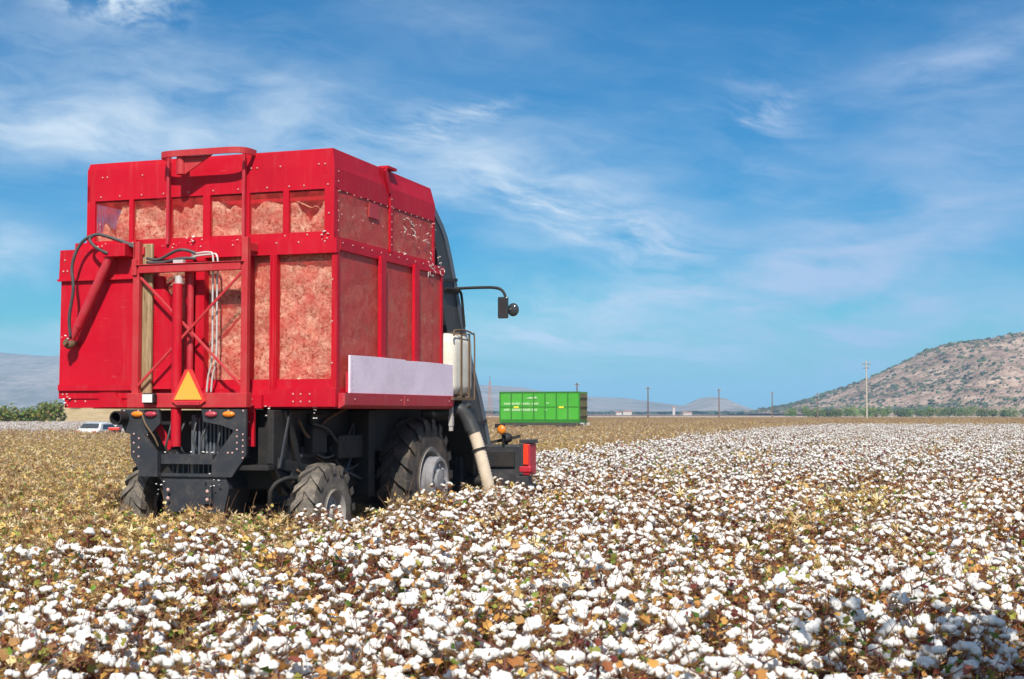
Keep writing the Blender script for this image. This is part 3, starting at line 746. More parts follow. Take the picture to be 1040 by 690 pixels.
m_ = MB(); m_.box(-1.70, 1.70, 3.34, 3.36, 2.1, 3.76); m_.build('front_panel', RED_DARK, PK)
# --- basket, upper extension
XL, XR = -1.79, 1.705
u = MB()
u.box(XL + .05, -1.665, -.005, .03, 3.90, 4.52); u.box(1.575, XR, -.005, .03, 3.90, 4.52)          # rear corner strips
wins = [(-1.665, -1.155), (-1.095, -.61), (-.55, -.09), (.01, .465), (.56, 1.02), (1.10, 1.575)]
for (a0, a1), (c0, c1) in zip(wins[:-1], wins[1:]): u.box(a1, c0, -.012, .03, 3.90, 4.50)
u.box(XL, XL + .05, 0, .03, 3.90, 4.70)
u.box(XL, XR, -.004, .034, 3.886, 3.985)
# upper sheet, leaning in a little at the top
def sheet3(mb, a, c, z0, z1, z2, inn):
    pass
u.add([(XL, .0, 4.50), (XR, .0, 4.50), (XR, .0, 4.76), (XL, .0, 4.90), (XR - .03, .012, 4.99), (XL + .035, .012, 4.985),
       (XR, 3.2, 4.50), (XR, 3.2, 4.74), (XR - .05, 3.15, 4.97), (XL, 3.2, 4.50), (XL, 3.2, 4.74), (XL + .05, 3.15, 4.96)],
      [(0, 1, 2, 3), (3, 2, 4, 5), (1, 6, 7, 2), (2, 7, 8, 4), (6, 9, 10, 7), (7, 10, 11, 8), (9, 0, 3, 10), (10, 3, 5, 11)])
for x in (XR, XL):
    s_ = 1 if x > 0 else -1
    u.box(min(x, x - s_ * .03), max(x, x - s_ * .03), .03, .10, 3.886, 4.52); u.box(min(x, x - s_ * .03), max(x, x - s_ * .03), 3.13, 3.2, 3.886, 4.52)
    u.box(min(x, x - s_ * .03), max(x, x - s_ * .03), .1, 3.13, 3.886, 3.93)
    u.box(min(x - s_ * .01, x + s_ * .016), max(x - s_ * .01, x + s_ * .016), 1.62, 1.70, 3.9, 4.72)
u.bar((1.712, 1.62, 4.68), (1.712, 1.46, 4.96), .03, .09)
u.box(-1.66, 1.66, 3.17, 3.19, 3.886, 4.52)
u.box(1.60, 1.74, 1.50, 1.78, 4.985, 5.02)
bolts(u, [(x, -.008, 4.80) for x in (-1.56, -1.49, -.97, -.45, .58, .66, .98, 1.50, 1.58)] + [(x, -.008, 4.55) for x in (-1.58, -1.3, -.98, -.66, -.3, .05, .4, .8, 1.1, 1.3, 1.62)] + [(x, -.016, 4.2) for x in (-1.58, 1.64, .49)] + [(x, -.01, 3.95) for x in (-1.5, -1.1, -.6, -.1, .5, 1.05, 1.35)], .015, 1)
bolts(u, [(XR + .006, .14 + .2 * k, 4.49) for k in range(15)] + [(XR + .006, .1, 4.0 + .12 * k) for k in range(7)] + [(1.724, 1.66, 4.0 + .1 * k) for k in range(7)] + [(1.71, .2 + .3 * k, 4.21) for k in range(10)], .013, 1, 'x')
u.build('basket_extension', [RED, BOLT], PK, bevel=.004)
m_ = MB(); m_.add([(XL + .06, .07, 4.95), (XR - .06, .07, 4.95), (XR - .06, 3.12, 4.94), (XL + .06, 3.12, 4.94)], [(0, 1, 2, 3)]); m_.build('basket_roof', RED_DARK, PK)
for a0, a1 in wins:
    m_ = MB(); m_.add([(a0, .02, 3.985), (a1, .02, 3.985), (a1, .02, 4.50), (a0, .02, 4.50)], [(0, 1, 2, 3)]); m_.build('mesh_screen', SCREEN, PK)
for y0, y1 in ((.10, 1.63), (1.69, 3.13)):
    for x in (XR - .012, XL + .012):
        m_ = MB(); m_.add([(x, y0, 3.93), (x, y1, 3.93), (x, y1, 4.5), (x, y0, 4.5)], [(0, 1, 2, 3)]); m_.build('mesh_screen', SCREEN_S, PK)
# pale mark on the side screen
m_ = MB(); m_.box(1.700, 1.712, .98, 1.28, 4.28, 4.47); m_.build('patch', RED_FADED, PK)
# --- cargo hoop on top, with ladder rails
h = MB()
arc = []
for k in range(25):
    t = k / 24; a = math.pi * t
    cx = .015 - .60 * (abs(math.cos(a)) ** .3) * (1 if math.cos(a) > 0 else -1); cy = .03 - .31 * (abs(math.sin(a)) ** .45)
    arc.append((cx, cy))
for (x0, y0), (x1, y1) in zip(arc[:-1], arc[1:]): h.bar((x0, y0, 4.99), (x1, y1, 4.99), .03, .075)
h.cyl((-.28, -.21, 5.0), (-.28, -.21, 4.74), .06, 14)
h.prism([(-.24, 4.96), (.16, 4.96), (-.22, 4.74)], 'y', -.225, -.205)
h.build('top_hoop', RED_FADED, PK, smooth=40)
for x in (-.59, .478):
    l = MB(); l.bar((x, -.055, 3.9), (x, -.055, 4.98), .035, .04); l.build('ladder_rail', RED_DARK, PK, bevel=.004).location.x = .03
# --- rear door panel at left
d = MB()
curve = [(-.50, 2.10)] + [(-.50 - .0, 2.1 + .5)] + [(-.50 - .16 * (1 - math.cos(t)), 2.6 + .75 * math.sin(t)) for t in (0.3, .6, .9, 1.2, 1.5)]
d.prism([(-2.16, 2.10), (-.50, 2.10)] + curve[1:] + [(-.66, 3.5), (-2.15, 3.5)], 'y', -.14, -.06)
d.prism([(-2.17, 3.49), (-1.06, 3.49), (-1.06, 3.88), (-2.155, 3.87)], 'y', -.165, -.06)
d.box(-2.18, -1.05, -.185, -.15, 3.472, 3.50)
d.box(-2.135, -.98, -.20, -.06, 2.085, 2.16); d.box(-2.14, -.98, -.17, -.06, 1.985, 2.085); d.box(-2.06, -.98, -.155, .3, 1.87, 1.985)
d.prism([(-1.5, 2.06), (-1.28, 2.06), (-1.12, 1.875), (-1.5, 1.875)], 'y', -.235, -.17)
d.box(-2.17, -2.13, -.06, .35, 2.0, 3.86); d.box(-1.98, -1.72, -.10, .05, 3.86, 3.96)
bolts(d, [(-2.08, -.17, 3.74), (-2.1, -.17, 3.60), (-2.04, -.17, 3.60), (-2.08, -.172, 2.04), (-2.02, -.172, 2.04), (-1.9, -.158, 1.95), (-1.75, -.158, 1.95), (-2.02, -.158, 1.90)], .017, 1)
d.build('rear_door', [RED, BOLT], PK, bevel=.008).location.x = .09
# --- hydraulic arm on the door, with hose
a_ = MB(); a_.cyl((-1.38, -.28, 3.78), (-1.86, -.28, 2.88), .058, 18); a_.cyl((-1.86, -.28, 2.88), (-1.97, -.28, 2.70), .05, 14)
hyd = a_.build('hydraulic_arm', RED_DARK, PK, smooth=40); hyd.location.x = .16
a_ = MB(); a_.box(-1.46, -1.14, -.36, -.14, 3.74, 3.90); a_.box(-1.05, -1.02, -.3, -.14, 3.70, 3.95); a_.build('bracket', RED, hyd, bevel=.006)
a_ = MB(); a_.ell((-1.98, -.28, 2.68), (.085, .06, .075), 10, 7); a_.cyl((-1.98, -.38, 2.68), (-1.98, -.14, 2.68), .03, 10); a_.build('knuckle', RUST, hyd, smooth=60)
def catmull(P, n=8):
    P = [Vector(p) for p in P]; out = []
    for i in range(len(P) - 1):
        p0, p1, p2, p3 = P[max(i - 1, 0)], P[i], P[i + 1], P[min(i + 2, len(P) - 1)]
        for k in range(n):
            t = k / n; out.append(.5 * ((2 * p1) + (p2 - p0) * t + (2 * p0 - 5 * p1 + 4 * p2 - p3) * t * t + (3 * p1 - p0 - 3 * p2 + p3) * t ** 3))
    return out + [P[-1]]
for pts in ([(-1.93, -.33, 2.75), (-1.93, -.36, 3.0), (-1.87, -.37, 3.35), (-1.90, -.36, 3.65), (-1.80, -.33, 3.92), (-1.60, -.30, 4.03), (-1.35, -.28, 3.97), (-1.1, -.25, 3.87), (-.98, -.22, 3.83)],
            [(-1.38, -.36, 3.78), (-1.55, -.36, 3.86), (-1.66, -.34, 3.97), (-1.55, -.31, 4.03), (-1.25, -.27, 3.94), (-1.0, -.22, 3.86)],
            [(-.92, -.2, 3.72), (-.75, -.2, 3.70), (-.5, -.2, 3.80), (-.36, -.18, 3.80), (-.25, -.16, 3.76)],
            [(-.92, -.2, 3.67), (-.7, -.2, 3.66), (-.45, -.2, 3.70), (-.25, -.16, 3.70)]):
    t = MB(); t.tube(catmull(pts), .02, 8); t.build('hydraulic_hose', HOSE_B, PK, smooth=180).location.x = .16
for dx, dz in ((0, 0), (.06, -.03)):
    t = MB(); t.tube(catmull([(-.25, -.16, 3.75 + dz), (-.02 + dx * .3, -.16, 3.77 + dz), (.05 + dx, -.16, 3.70), (.05 + dx, -.16, 3.3), (.05 + dx, -.16, 2.5), (.0 + dx, -.16, 2.25), (-.02 + dx, -.16, 2.05)], 6), .013, 8)
    t.build('hydraulic_pipe', STEEL, PK, smooth=180).location.x = .10
# --- rear ladder frame
g = MB()
g.box(-1.045, -.955, -.30, -.22, 1.87, 3.92); g.box(.47, .555, -.30, -.22, 1.87, 3.92)
g.box(-.955, .47, -.32, -.245, 3.525, 3.62); g.box(-.99, .51, -.335, -.235, 3.62, 3.632); g.box(-1.05, -.98, -.325, -.30, 3.50, 3.70)
g.box(-1.05, .60, -.38, -.24, 1.87, 2.045)
g.bar((-.98, -.29, 2.12), (.48, -.29, 3.50), .02, .034); g.bar((-.98, -.265, 3.50), (.48, -.265, 2.12), .02, .034)
g.box(-1.0, -.93, -.24, -.03, 3.76, 3.86); g.box(.475, .55, -.24, -.04, 3.76, 3.86)
g.build('ladder_frame', [RED_FADED], PK, bevel=.006).location.x = .15
w_ = MB(); w_.box(-.945, -.80, -.21, -.16, 1.96, 3.90); w_.build('timber_post', WOOD, PK, bevel=.012).location.x = .12
c_ = MB(); c_.cyl((-.425, -.30, 1.40), (-.425, -.30, 3.38), .062, 20); c_.build('lift_cylinder', RED, PK, smooth=40).location.x = .17
c_ = MB(); c_.cyl((-.425, -.24, 3.38), (-.425, -.24, 3.48), .05, 14); c_.box(-.50, -.36, -.26, -.2, 3.60, 3.68); c_.build('cylinder_cap', STEEL, PK, smooth=40).location.x = .15
for y, s_ in ((-.14, .04),):
    c_ = MB(); c_.cyl((-.26, y, 2.1), (-.26, y, 3.6), s_, 14); c_.build('guide_tube', RED_DARK, PK, smooth=40).location.x = .09
# red drop bracket
c_ = MB(); c_.box(.60, .80, -.10, -.06, 1.86, 2.02); c_.box(.60, .70, -.10, -.06, 1.40, 1.9); bolts(c_, [(.63, -.105, 1.97), (.67, -.105, 1.97), (.63, -.105, 1.9), (.67, -.105, 1.9), (.64, -.105, 1.7), (.64, -.105, 1.5)], .014, 1)
c_.build('drop_bracket', [RED, BOLT], PK, bevel=.005)
# slow vehicle triangle
c_ = MB(); tx = -.02
c_.prism([(tx - .235, 1.95), (tx - .16, 1.90), (tx + .16, 1.90), (tx + .235, 1.95), (tx + .05, 2.33), (tx - .05, 2.33)], 'y', -.412, -.40)
tri = c_.build('warning_triangle', REDREF, PK)
c_ = MB(); c_.prism([(tx - .19, 1.965), (tx + .19, 1.965), (tx, 2.31)], 'y', -.422, -.414); c_.build('reflector', ORANGE, tri)
c_ = MB(); c_.box(tx - .16, tx + .16, -.43, -.413, 1.90, 1.94); c_.build('border_strip', RED_DARK, tri)
# work lamp
c_ = MB(); c_.box(-.635, -.465, -.47, -.385, 1.915, 2.045); lp = c_.build('work_lamp', BLACK, PK, bevel=.02)
c_ = MB(); c_.box(-.62, -.48, -.482, -.471, 1.93, 2.03); c_.build('lens', LAMPG, lp, bevel=.004)
# --- bumper and chassis
k_ = MB()
k_.prism([(-1.0, 1.85), (-.46, 1.85), (-.44, 1.68), (-.54, 1.58), (-.70, 1.53), (-.93, 1.56), (-1.0, 1.70)], 'y', -.36, -.32)
k_.prism([(.13, 1.85), (.74, 1.85), (.74, 1.30), (.55, 1.04), (.28, 1.04), (.28, 1.22), (.44, 1.42), (.58, 1.60), (.40, 1.66), (.16, 1.70)], 'y', -.36, -.32)
k_.prism([(-.855, 1.60), (-.70, 1.60), (-.46, 1.32), (-.42, 1.28), (-.42, 1.035), (-.73, 1.035), (-.73, 1.12), (-.84, 1.28)], 'y', -.37, -.33)
k_.box(-.445, -.42, -.44, -.33, 1.035, 1.34)
k_.box(-.42, .29, -.36, -.26, 1.19, 1.31); k_.box(-.42, .29, -.36, -.28, 1.04, 1.075)
k_.prism([(-.40, 1.04), (.46, 1.04), (.50, .9), (.42, .58), (-.36, .58), (-.42, .86)], 'y', -.33, .2)
k_.box(-.22, .20, -.38, -.33, .62, .98)
bolts(k_, [(-.80 + .07 * (i % 2), -.373, 1.55 - .055 * i) for i in range(6)] + [(-.475, -.373, 1.3), (-.475, -.373, 1.08)] + [(.70, -.363, 1.55 - .07 * i) for i in range(5)] + [(.62, -.363, 1.6 - .075 * i) for i in range(4)] + [(.5, -.363, 1.33), (.56, -.363, 1.33)] + [(x, -.363, 1.83) for x in (-.95, -.75, -.52, .25, .5, .7)], .017, 1)
bolts(k_, [(-.30, -.39, .88), (-.30, -.39, .78), (.24, -.39, .87), (.24, -.39, .77)], .03, 1)
k_.box(.19, .29, -.385, -.332, .72, .93)
k_.build('bumper', [GREY, BOLT], PK, bevel=.008)
for nm, x, m_ in (('amber_light', -.76, AMBER), ('tail_light', -.565, REDLENS), ('tail_light', .27, REDLENS), ('amber_light', .51, AMBER)):
    c_ = MB(); c_.ell((x, -.37, 1.79), (.085, .035, .038), 16, 8); c_.build(nm, m_, PK, smooth=180)
c_ = MB(); c_.lathe([(-.0, .085), (.28, .085), (.28, .068), (.0, .068)], 20)
c_.v = [(v[1] - .96, -v[0] - .25, v[2] + 1.745) for v in c_.v]; c_.build('exhaust_pipe', BLACK, PK, smooth=40)
# radiator
c_ = MB(); c_.box(-.12, .60, -.08, .0, 1.26, 1.78, 0)
for i in range(13): c_.box(-.10 + i * .052, -.075 + i * .052, -.13, -.08, 1.30, 1.74, 1)
c_.box(-.14, -.09, -.14, 0, 1.26, 1.78, 1); c_.box(-.14, .6, -.14, 0, 1.26, 1.29, 1)
for i in range(9): c_.box(-.36 + i * .07, -.34 + i * .07, -.2, -.16, 1.07, 1.2, 1)
c_.build('radiator', [BLACK, DUCT_RIM], PK, bevel=.004)
c_ = MB(); c_.bar((-.60, -.2, 1.7), (-.46, -.1, 1.36), .03, .09); c_.bar((.60, -.2, 1.72), (.5, -.1, 1.4), .03, .09); c_.build('engine_strut', RED, PK)
c_ = MB(); c_.box(-.93, 1.0, .12, 3.2, .88, 1.84); c_.box(-.6, .6, 2.2, 5.6, .75, 1.2); c_.box(-1.5, 1.5, 2.7, 3.6, .7, 1.1); c_.box(-1.2, 1.3, 2.1, 3.45, 1.3, 1.855); c_.box(-1.0, .95, 3.2, 5.3, 1.15, 1.95)
c_.prism([(-.2, 1.84), (.25, 1.84), (.55, 1.15), (3.2, 1.2), (3.2, .8), (.1, .8), (-.2, 1.2)], 'x', .93, 1.02)
c_.prism([(.0, 1.84), (.14, 1.84), (.48, 1.12), (.36, 1.12)], 'x', 1.03, 1.07)
c_.box(.6, 1.02, -.32, .1, 1.12, 1.18)
c_.build('engine_housing', BLACK, PK, bevel=.01)
c_ = MB(); c_.box(1.0, 1.04, .5, 2.2, 1.25, 1.38); c_.box(1.02, 1.06, .2, 2.6, 1.02, 1.12); c_.build('side_rail', GREY, PK, bevel=.008)
c_ = MB(); c_.bar((1.08, -.15, 1.15), (1.08, .1, 1.82), .02, .03); c_.build('stay_rod', GREY, PK)
c_ = MB(); c_.cyl((1.03, 2.0, 1.58), (1.09, 2.0, 1.58), .13, 20); c_.build('filter_cap', DUCT_RIM, PK, smooth=40)
c_ = MB(); c_.box(-1.2, 1.2, .30, .50, .52, .68); c_.prism([(1.0, .55), (1.18, .55), (1.18, .95), (1.06, 1.05)], 'y', .2, .5); c_.tube(catmull([(.9, -.05, .62), (.95, -.1, .9), (1.08, .05, 1.02), (1.2, .25, .95), (1.2, .4, .7)]), .03, 10); c_.build('rear_axle', [BLACK], PK, bevel=.01)
# --- clutter under the machine: hoses, tanks, castings
crg = random.Random(8)
for k in range(9):
    y0 = crg.uniform(.1, 1.2); z0 = crg.uniform(1.0, 1.75); xx = 1.06 + .05 * (k % 3)
    t = MB(); t.tube(catmull([(xx, y0, z0), (xx + .05, y0 + crg.uniform(.2, .5), z0 - crg.uniform(.05, .3)), (xx + .02, y0 + crg.uniform(.7, 1.1), z0 - crg.uniform(-.1, .3)), (xx - .05, y0 + crg.uniform(1.2, 1.7), z0 - crg.uniform(-.3, .2))], 5), crg.uniform(.012, .026), 6)
    t.build('hydraulic_hose', HOSE_B if k % 3 else RUST, PK, smooth=180)
t = MB(); t.box(1.03, 1.22, 1.15, 1.9, 1.22, 1.52); t.box(1.03, 1.16, .55, .95, 1.30, 1.62); t.box(1.2, 1.23, 1.3, 1.5, 1.3, 1.45); t.build('oil_tank', BLACK, PK, bevel=.03)
t = MB(); t.box(.93, 1.3, 1.9, 2.1, .7, 1.84); t.bar((1.0, -.1, 1.2), (1.1, 2.2, .85), .09, .14); t.bar((1.0, .2, .72), (1.1, 2.6, .62), .08, .10); t.cyl((.9, .4, .62), (1.24, .4, .62), .09, 12); t.box(1.0, 1.06, .7, 1.3, 1.66, 1.80); t.build('side_frame', BLACK, PK, bevel=.012)
for k in range(5):
    x0 = -.36 + .17 * k
    t = MB(); t.tube(catmull([(x0, -.2, 1.75 - .05 * (k % 2)), (x0 + crg.uniform(-.08, .08), -.27, 1.5), (x0 + crg.uniform(-.1, .1), -.24, 1.36), (x0 + crg.uniform(-.1, .1), -.15, 1.28)], 5), .014, 6); t.build('hydraulic_hose', HOSE_B, PK, smooth=180)
t = MB(); t.tube(catmull([(-.68, -.38, 1.78), (-.60, -.42, 1.66), (-.50, -.40, 1.52), (-.46, -.36, 1.40)], 6), .011, 6); t.build('lamp_cable', RUST, PK, smooth=180)
# --- tyres
def wheel(x_in, x_out, yc, rad, rimr, rub, rimm, nl, dish, side):
    w = x_out - x_in; aw = abs(w); s_ = 1 if w > 0 else -1
    prof = [(0, rimr), (.03, rimr * 1.06), (.02, rad * .72), (.05, rad * .90), (.11, rad * .945), (aw / 2, rad * .955), (aw - .11, rad * .945), (aw - .05, rad * .90), (aw - .02, rad * .72), (aw - .03, rimr * 1.06), (aw, rimr)]
    rm = MB()
    rp = [(.02, rimr * .98), (.06, rimr * .9), (aw * .5, rimr * .86), (aw - .05, rimr * .90), (aw - .015, rimr * 1.02), (aw - .0, rimr * 1.02), (aw - .02, rimr * .92), (aw - dish, rimr * .84), (aw - dish, rimr * .42), (aw - dish + .07, rimr * .36), (aw - dish + .09, rimr * .3), (aw - dish + .09, 0.01)]
    rm.lathe(rp, 36)
    for i in range(8):
        a = i * math.pi / 4; rm.ell((aw - dish + .01, rimr * .6 * math.cos(a), rimr * .6 * math.sin(a)), (.02, .022, .022), 6, 4)
    rm.v = [(x_in + s_ * v[0], v[1], v[2]) for v in rm.v]
    ro = rm.build('wheel', rimm, PK, smooth=35); ro.location = (0, yc, rad)
    t = MB(); t.lathe(prof, 56)
    for i in range(nl):
        for sd in (0, 1):
            a0 = 2 * math.pi * (i + .5 * sd) / nl; sw = 2 * math.pi / nl * .95; th = 2 * math.pi / nl * .21
            P = []
            for k, (tt, ff) in enumerate(((.5, 0), (.28, .5), (.06, .9), (.025, 1.0))):
                pos = tt * aw if sd == 0 else aw - tt * aw
                rr = (rad * 1.0, rad * .998, rad * .97, rad * .88)[k]; rb = (rad * .93, rad * .92, rad * .84, rad * .78)[k]
                ax = pos
                for da in (-th, th):
                    a = a0 + sw * ff * .75 + da
                    for r_ in (rb, rr): P.append((ax, r_ * math.cos(a), r_ * math.sin(a)))
            F = []
            for k in range(3):
                o = k * 4
                F += [(o + 1, o + 3, o + 7, o + 5), (o, o + 1, o + 5, o + 4), (o + 3, o + 2, o + 6, o + 7)]
            F += [(0, 2, 3, 1), (12, 13, 15, 14)]
            t.add(P, F)
    t.v = [(x_in + s_ * v[0], v[1], v[2]) for v in t.v]
    t.build('tyre', rub, ro, smooth=38)
    return ro
wheel(1.24, 1.58, .36, .60, .27, RUBBER, RIMG, 16, .10, 1)
wheel(-.80, -1.15, .40, .60, .27, RUBBER, RIMG, 16, .10, -1)
fr = wheel(1.22, 1.72, 3.10, .875, .44, RUBBER_D, RIMG, 18, .16, 1)
wheel(-1.22, -1.72, 3.10, .875, .44, RUBBER_D, RIMG, 18, .16, -1)
c_ = MB(); c_.lathe([(1.60, .27), (1.62, .325), (1.70, .325), (1.71, .315), (1.74, .315), (1.75, .325), (1.82, .325), (1.84, .31), (1.84, .27), (1.80, .25), (1.80, .16), (1.84, .14), (1.85, .10), (1.85, .01)], 36)
for k in range(8): c_.ell((1.81, .205 * math.cos(k * math.pi / 4), .205 * math.sin(k * math.pi / 4)), (.025, .022, .022), 6, 4); c_.build('hub', RIMW, fr, smooth=35)
# --- side board and skirt
c_ = MB(); c_.prism([(.20, 2.045), (3.60, 2.045), (3.60, 2.49), (2.6, 2.497), (1.9, 2.49), (1.86, 2.502), (.9, 2.506), (.20, 2.50)], 'x', 1.805, 1.832); bolts(c_, [(1.834, y, z) for y in (.26,) for z in (2.09, 2.16, 2.23, 2.30, 2.37, 2.44)] + [(1.834, y, z) for y in (1.3, 2.4, 3.5) for z in (2.1, 2.44)], .011, 1, 'x'); c_.build('side_board', [BOARD, CHASSIS], PK, bevel=.004)
c_ = MB(); c_.prism([(1.755, 2.042), (1.85, 2.042), (1.84, 1.90), (1.77, 1.86), (1.70, 1.86), (1.70, 1.878), (1.755, 1.878)], 'y', .03, 3.6); c_.box(1.76, 1.805, .22, 3.5, 2.05, 2.3)
c_.box(1.842, 1.852, 1.80, 1.815, 1.90, 2.03); bolts(c_, [(1.85, y, 1.97) for y in (.3, 1.7, 1.92, 3.4)], .014, 1, 'x'); c_.build('basket_skirt', [RED_DARK, BOLT], PK, bevel=.006)
# --- cab (mostly hidden ahead of the basket), ducts, tank
c_ = MB(); c_.box(-.85, .85, 3.75, 5.3, 1.9, 2.6); c_.box(-.88, .88, 3.7, 5.4, 3.75, 3.95)
for x in (-.82, .82):
    for y in (3.78, 5.27): c_.box(x - .04, x + .04, y - .04, y + .04, 2.6, 3.75)
cab = c_.build('cab', RED_DARK, PK, bevel=.03)
c_ = MB(); c_.box(-.82, .82, 3.76, 5.29, 2.6, 3.75); c_.build('cab_window', GLASS_D, cab)
OUT = [(3.55, 4.83), (3.80, 4.66), (3.98, 4.54), (4.15, 4.38), (4.34, 4.08), (4.50, 3.79), (4.66, 3.47), (4.84, 3.14), (5.18, 2.63), (5.57, 2.11), (5.85, 1.65), (6.31, .77)]
INN = [(3.45, 4.66), (3.58, 4.5), (3.68, 4.38), (3.76, 4.22), (3.84, 3.96), (3.92, 3.70), (4.02, 3.40), (4.16, 3.08), (4.46, 2.55), (4.78, 2.02), (5.06, 1.55), (5.63, .72)]
for x0, x1 in ((1.02, 1.5), (-1.5, -1.02)):
    c_ = MB(); c_.prism(OUT + INN[::-1], 'x', x0, x1); dct = c_.build('air_duct', DUCT, PK, smooth=30)
    c_ = MB()
    O2 = [(y + .035, z + .02) for y, z in OUT]; I2 = [(y - .07, z - .045) for y, z in OUT]
    for k in range(len(OUT) - 1):
        q = [O2[k], O2[k + 1], I2[k + 1], I2[k]]
        for xx0, xx1 in ((x0 - .012, x1 + .012),): c_.prism(q, 'x', xx0, xx1)
    c_.build('rim', DUCT_RIM, dct)
    c_ = MB()
    for (y0, z0, y1, z1) in ((3.9, 3.73, 4.55, 3.80), (3.95, 3.6, 4.6, 3.62), (4.4, 2.62, 5.15, 2.7), (5.1, 1.6, 5.85, 1.68)): c_.bar((x1 + .01 if x0 > 0 else x0 - .01, y0, z0), (x1 + .01 if x0 > 0 else x0 - .01, y1, z1), .035, .05)
    c_.build('duct_strap', BLACK, dct)
c_ = MB(); c_.box(1.50, 1.86, 3.52, 4.38, 2.05, 2.95); tk = c_.build('water_tank', TANK, PK, bevel=.15)
tk.modifiers['bevel'].segments = 5
tk.data.polygons.foreach_set('use_smooth', [True] * len(tk.data.polygons))
for y in (3.80, 4.12):
    c_ = MB(); c_.box(1.50, 1.875, y, y + .05, 2.03, 2.05); c_.box(1.862, 1.876, y, y + .05, 2.05, 2.95); c_.box(1.50, 1.875, y, y + .05, 2.952, 2.965); c_.build('strap', RUST, tk)
c_ = MB(); c_.tube(catmull([(1.88, 3.50, 2.9), (1.87, 3.55, 2.98), (1.88, 3.95, 3.0), (1.87, 4.26, 2.97), (1.88, 4.33, 2.88), (1.88, 4.33, 2.0)], 4), .013, 8); c_.box(1.48, 1.88, 3.48, 4.38, 1.99, 2.03); c_.build('tank_frame', RUST, tk, smooth=60)
c_ = MB(); c_.tube(catmull([(1.35, 3.6, 1.80), (1.6, 3.75, 1.80), (1.82, 3.85, 1.86), (1.93, 3.9, 1.72), (2.0, 3.9, 1.55)], 6), .10, 14); c_.cyl((1.88, 3.88, 1.86), (1.98, 3.9, 1.93), .04, 10); c_.build('elbow_pipe', DUCT, PK, smooth=60)
pts = catmull([(1.99, 3.9, 1.62), (2.08, 3.9, 1.40), (2.15, 3.9, 1.16), (2.22, 3.9, .9), (2.30, 3.95, .55)], 12)
c_ = MB(); c_.tube(pts, [.085 + .009 * (i % 2) for i in range(len(pts))], 16); hs2 = c_.build('flexible_hose', HOSE_C, PK, smooth=180)
c_ = MB(); c_.tube([pts[0] - Vector((0.03, 0, -.07)), pts[3], pts[7]], .097, 16); c_.build('hose_collar', DUCT, hs2, smooth=50)
c_ = MB(); c_.tube([pts[19] + Vector((-.1, -.02, .02)), pts[19], pts[19] + Vector((.14, .05, .02))], [.012] * 3, 6)
for a in range(14):
    t0, t1 = a * math.pi * 2 / 14, (a + 1) * math.pi * 2 / 14
    q = pts[18]; c_.bar(q + Vector((.1 * math.cos(t0), .1 * math.sin(t0), .03 * math.cos(t0))), q + Vector((.1 * math.cos(t1), .1 * math.sin(t1), .03 * math.cos(t1))), .02, .03)
c_.build('hose_clamp', BLACK, hs2)
c_ = MB(); c_.box(1.76, 1.81, 3.62, 3.66, 1.55, 1.98); c_.box(1.755, 1.815, 3.61, 3.67, 1.62, 1.76); c_.build('hanging_rod', STEEL, PK)
# step ladder and guard beside the cab
c_ = MB(); c_.tube(catmull([(1.55, 4.0, 3.63), (1.56, 4.4, 3.64), (1.56, 4.58, 3.62), (1.56, 4.65, 3.5), (1.56, 4.75, 3.1)], 6), .022, 8); c_.build('hand_rail', BLACK, PK, smooth=60)
# mirror on its arm
c_ = MB(); c_.tube(catmull([(1.45, 4.5, 3.665), (1.8, 4.5, 3.672), (2.12, 4.5, 3.665), (2.25, 4.5, 3.62), (2.31, 4.5, 3.5), (2.31, 4.5, 3.3)], 6), .022, 8); ma = c_.build('mirror_arm', BLACK, PK, smooth=60)
c_ = MB(); c_.box(2.20, 2.36, 4.44, 4.50, 3.20, 3.52); c_.build('mirror', GLASS_D, ma, bevel=.02)
c_ = MB(); c_.ell((2.42, 4.52, 3.33), (.09, .05, .10), 12, 8); c_.cyl((2.34, 4.5, 3.33), (2.42, 4.5, 3.33), .03, 8); c_.build('convex_mirror', GLASS_D, ma, smooth=180)
# row units at the front
for k, xc in enumerate((-1.95, -1.0, 0.0, 1.0, 1.95)):
    c_ = MB(); c_.prism([(5.35, .25), (6.7, .25), (7.3, .3), (6.7, .5), (5.75, .8), (5.6, 1.32), (5.35, 1.32)], 'x', xc - .33, xc + .30)
    ru = c_.build('picking_head', GREY, PK, bevel=.03)
    c_ = MB(); c_.box(xc - .25, xc + .22, 5.31, 5.345, .98, 1.22); c_.build('cover_plate', BLACK, ru, bevel=.008)
    c_ = MB(); c_.cyl((xc, 5.5, 1.32), (xc, 5.5, 1.5), .05, 10); c_.ell((xc + .05, 5.45, 1.42), (.09, .1, .08), 8, 6); c_.bar((xc - .2, 5.4, 1.35), (xc + .25, 5.5, 1.45), .05, .05); c_.build('gearbox', BLACK, ru, smooth=50)
c_ = MB(); c_.box(2.27, 2.42, 5.30, 5.62, .86, 1.34); c_.box(2.25, 2.44, 5.28, 5.4, .9, 1.0)
ep = c_.build('end_plate', RED_DARK, PK, bevel=.02)
c_ = MB(); c_.box(2.25, 2.44, 5.29, 5.64, 1.345, 1.40); c_.box(2.25, 2.315, 5.285, 5.30, .86, 1.34); c_.box(2.2, 2.38, 5.3, 5.5, .5, .85); c_.build('shield', GREY, ep, bevel=.01)
c_ = MB(); c_.box(2.32, 2.40, 5.27, 5.30, 1.02, 1.33); c_.build('tail_light', REDBRIGHT, ep, bevel=.006)
c_ = MB(); c_.ell((1.98, 5.25, 1.55), (.07, .045, .075), 14, 8); am = c_.build('amber_light', AMBER, PK, smooth=180)
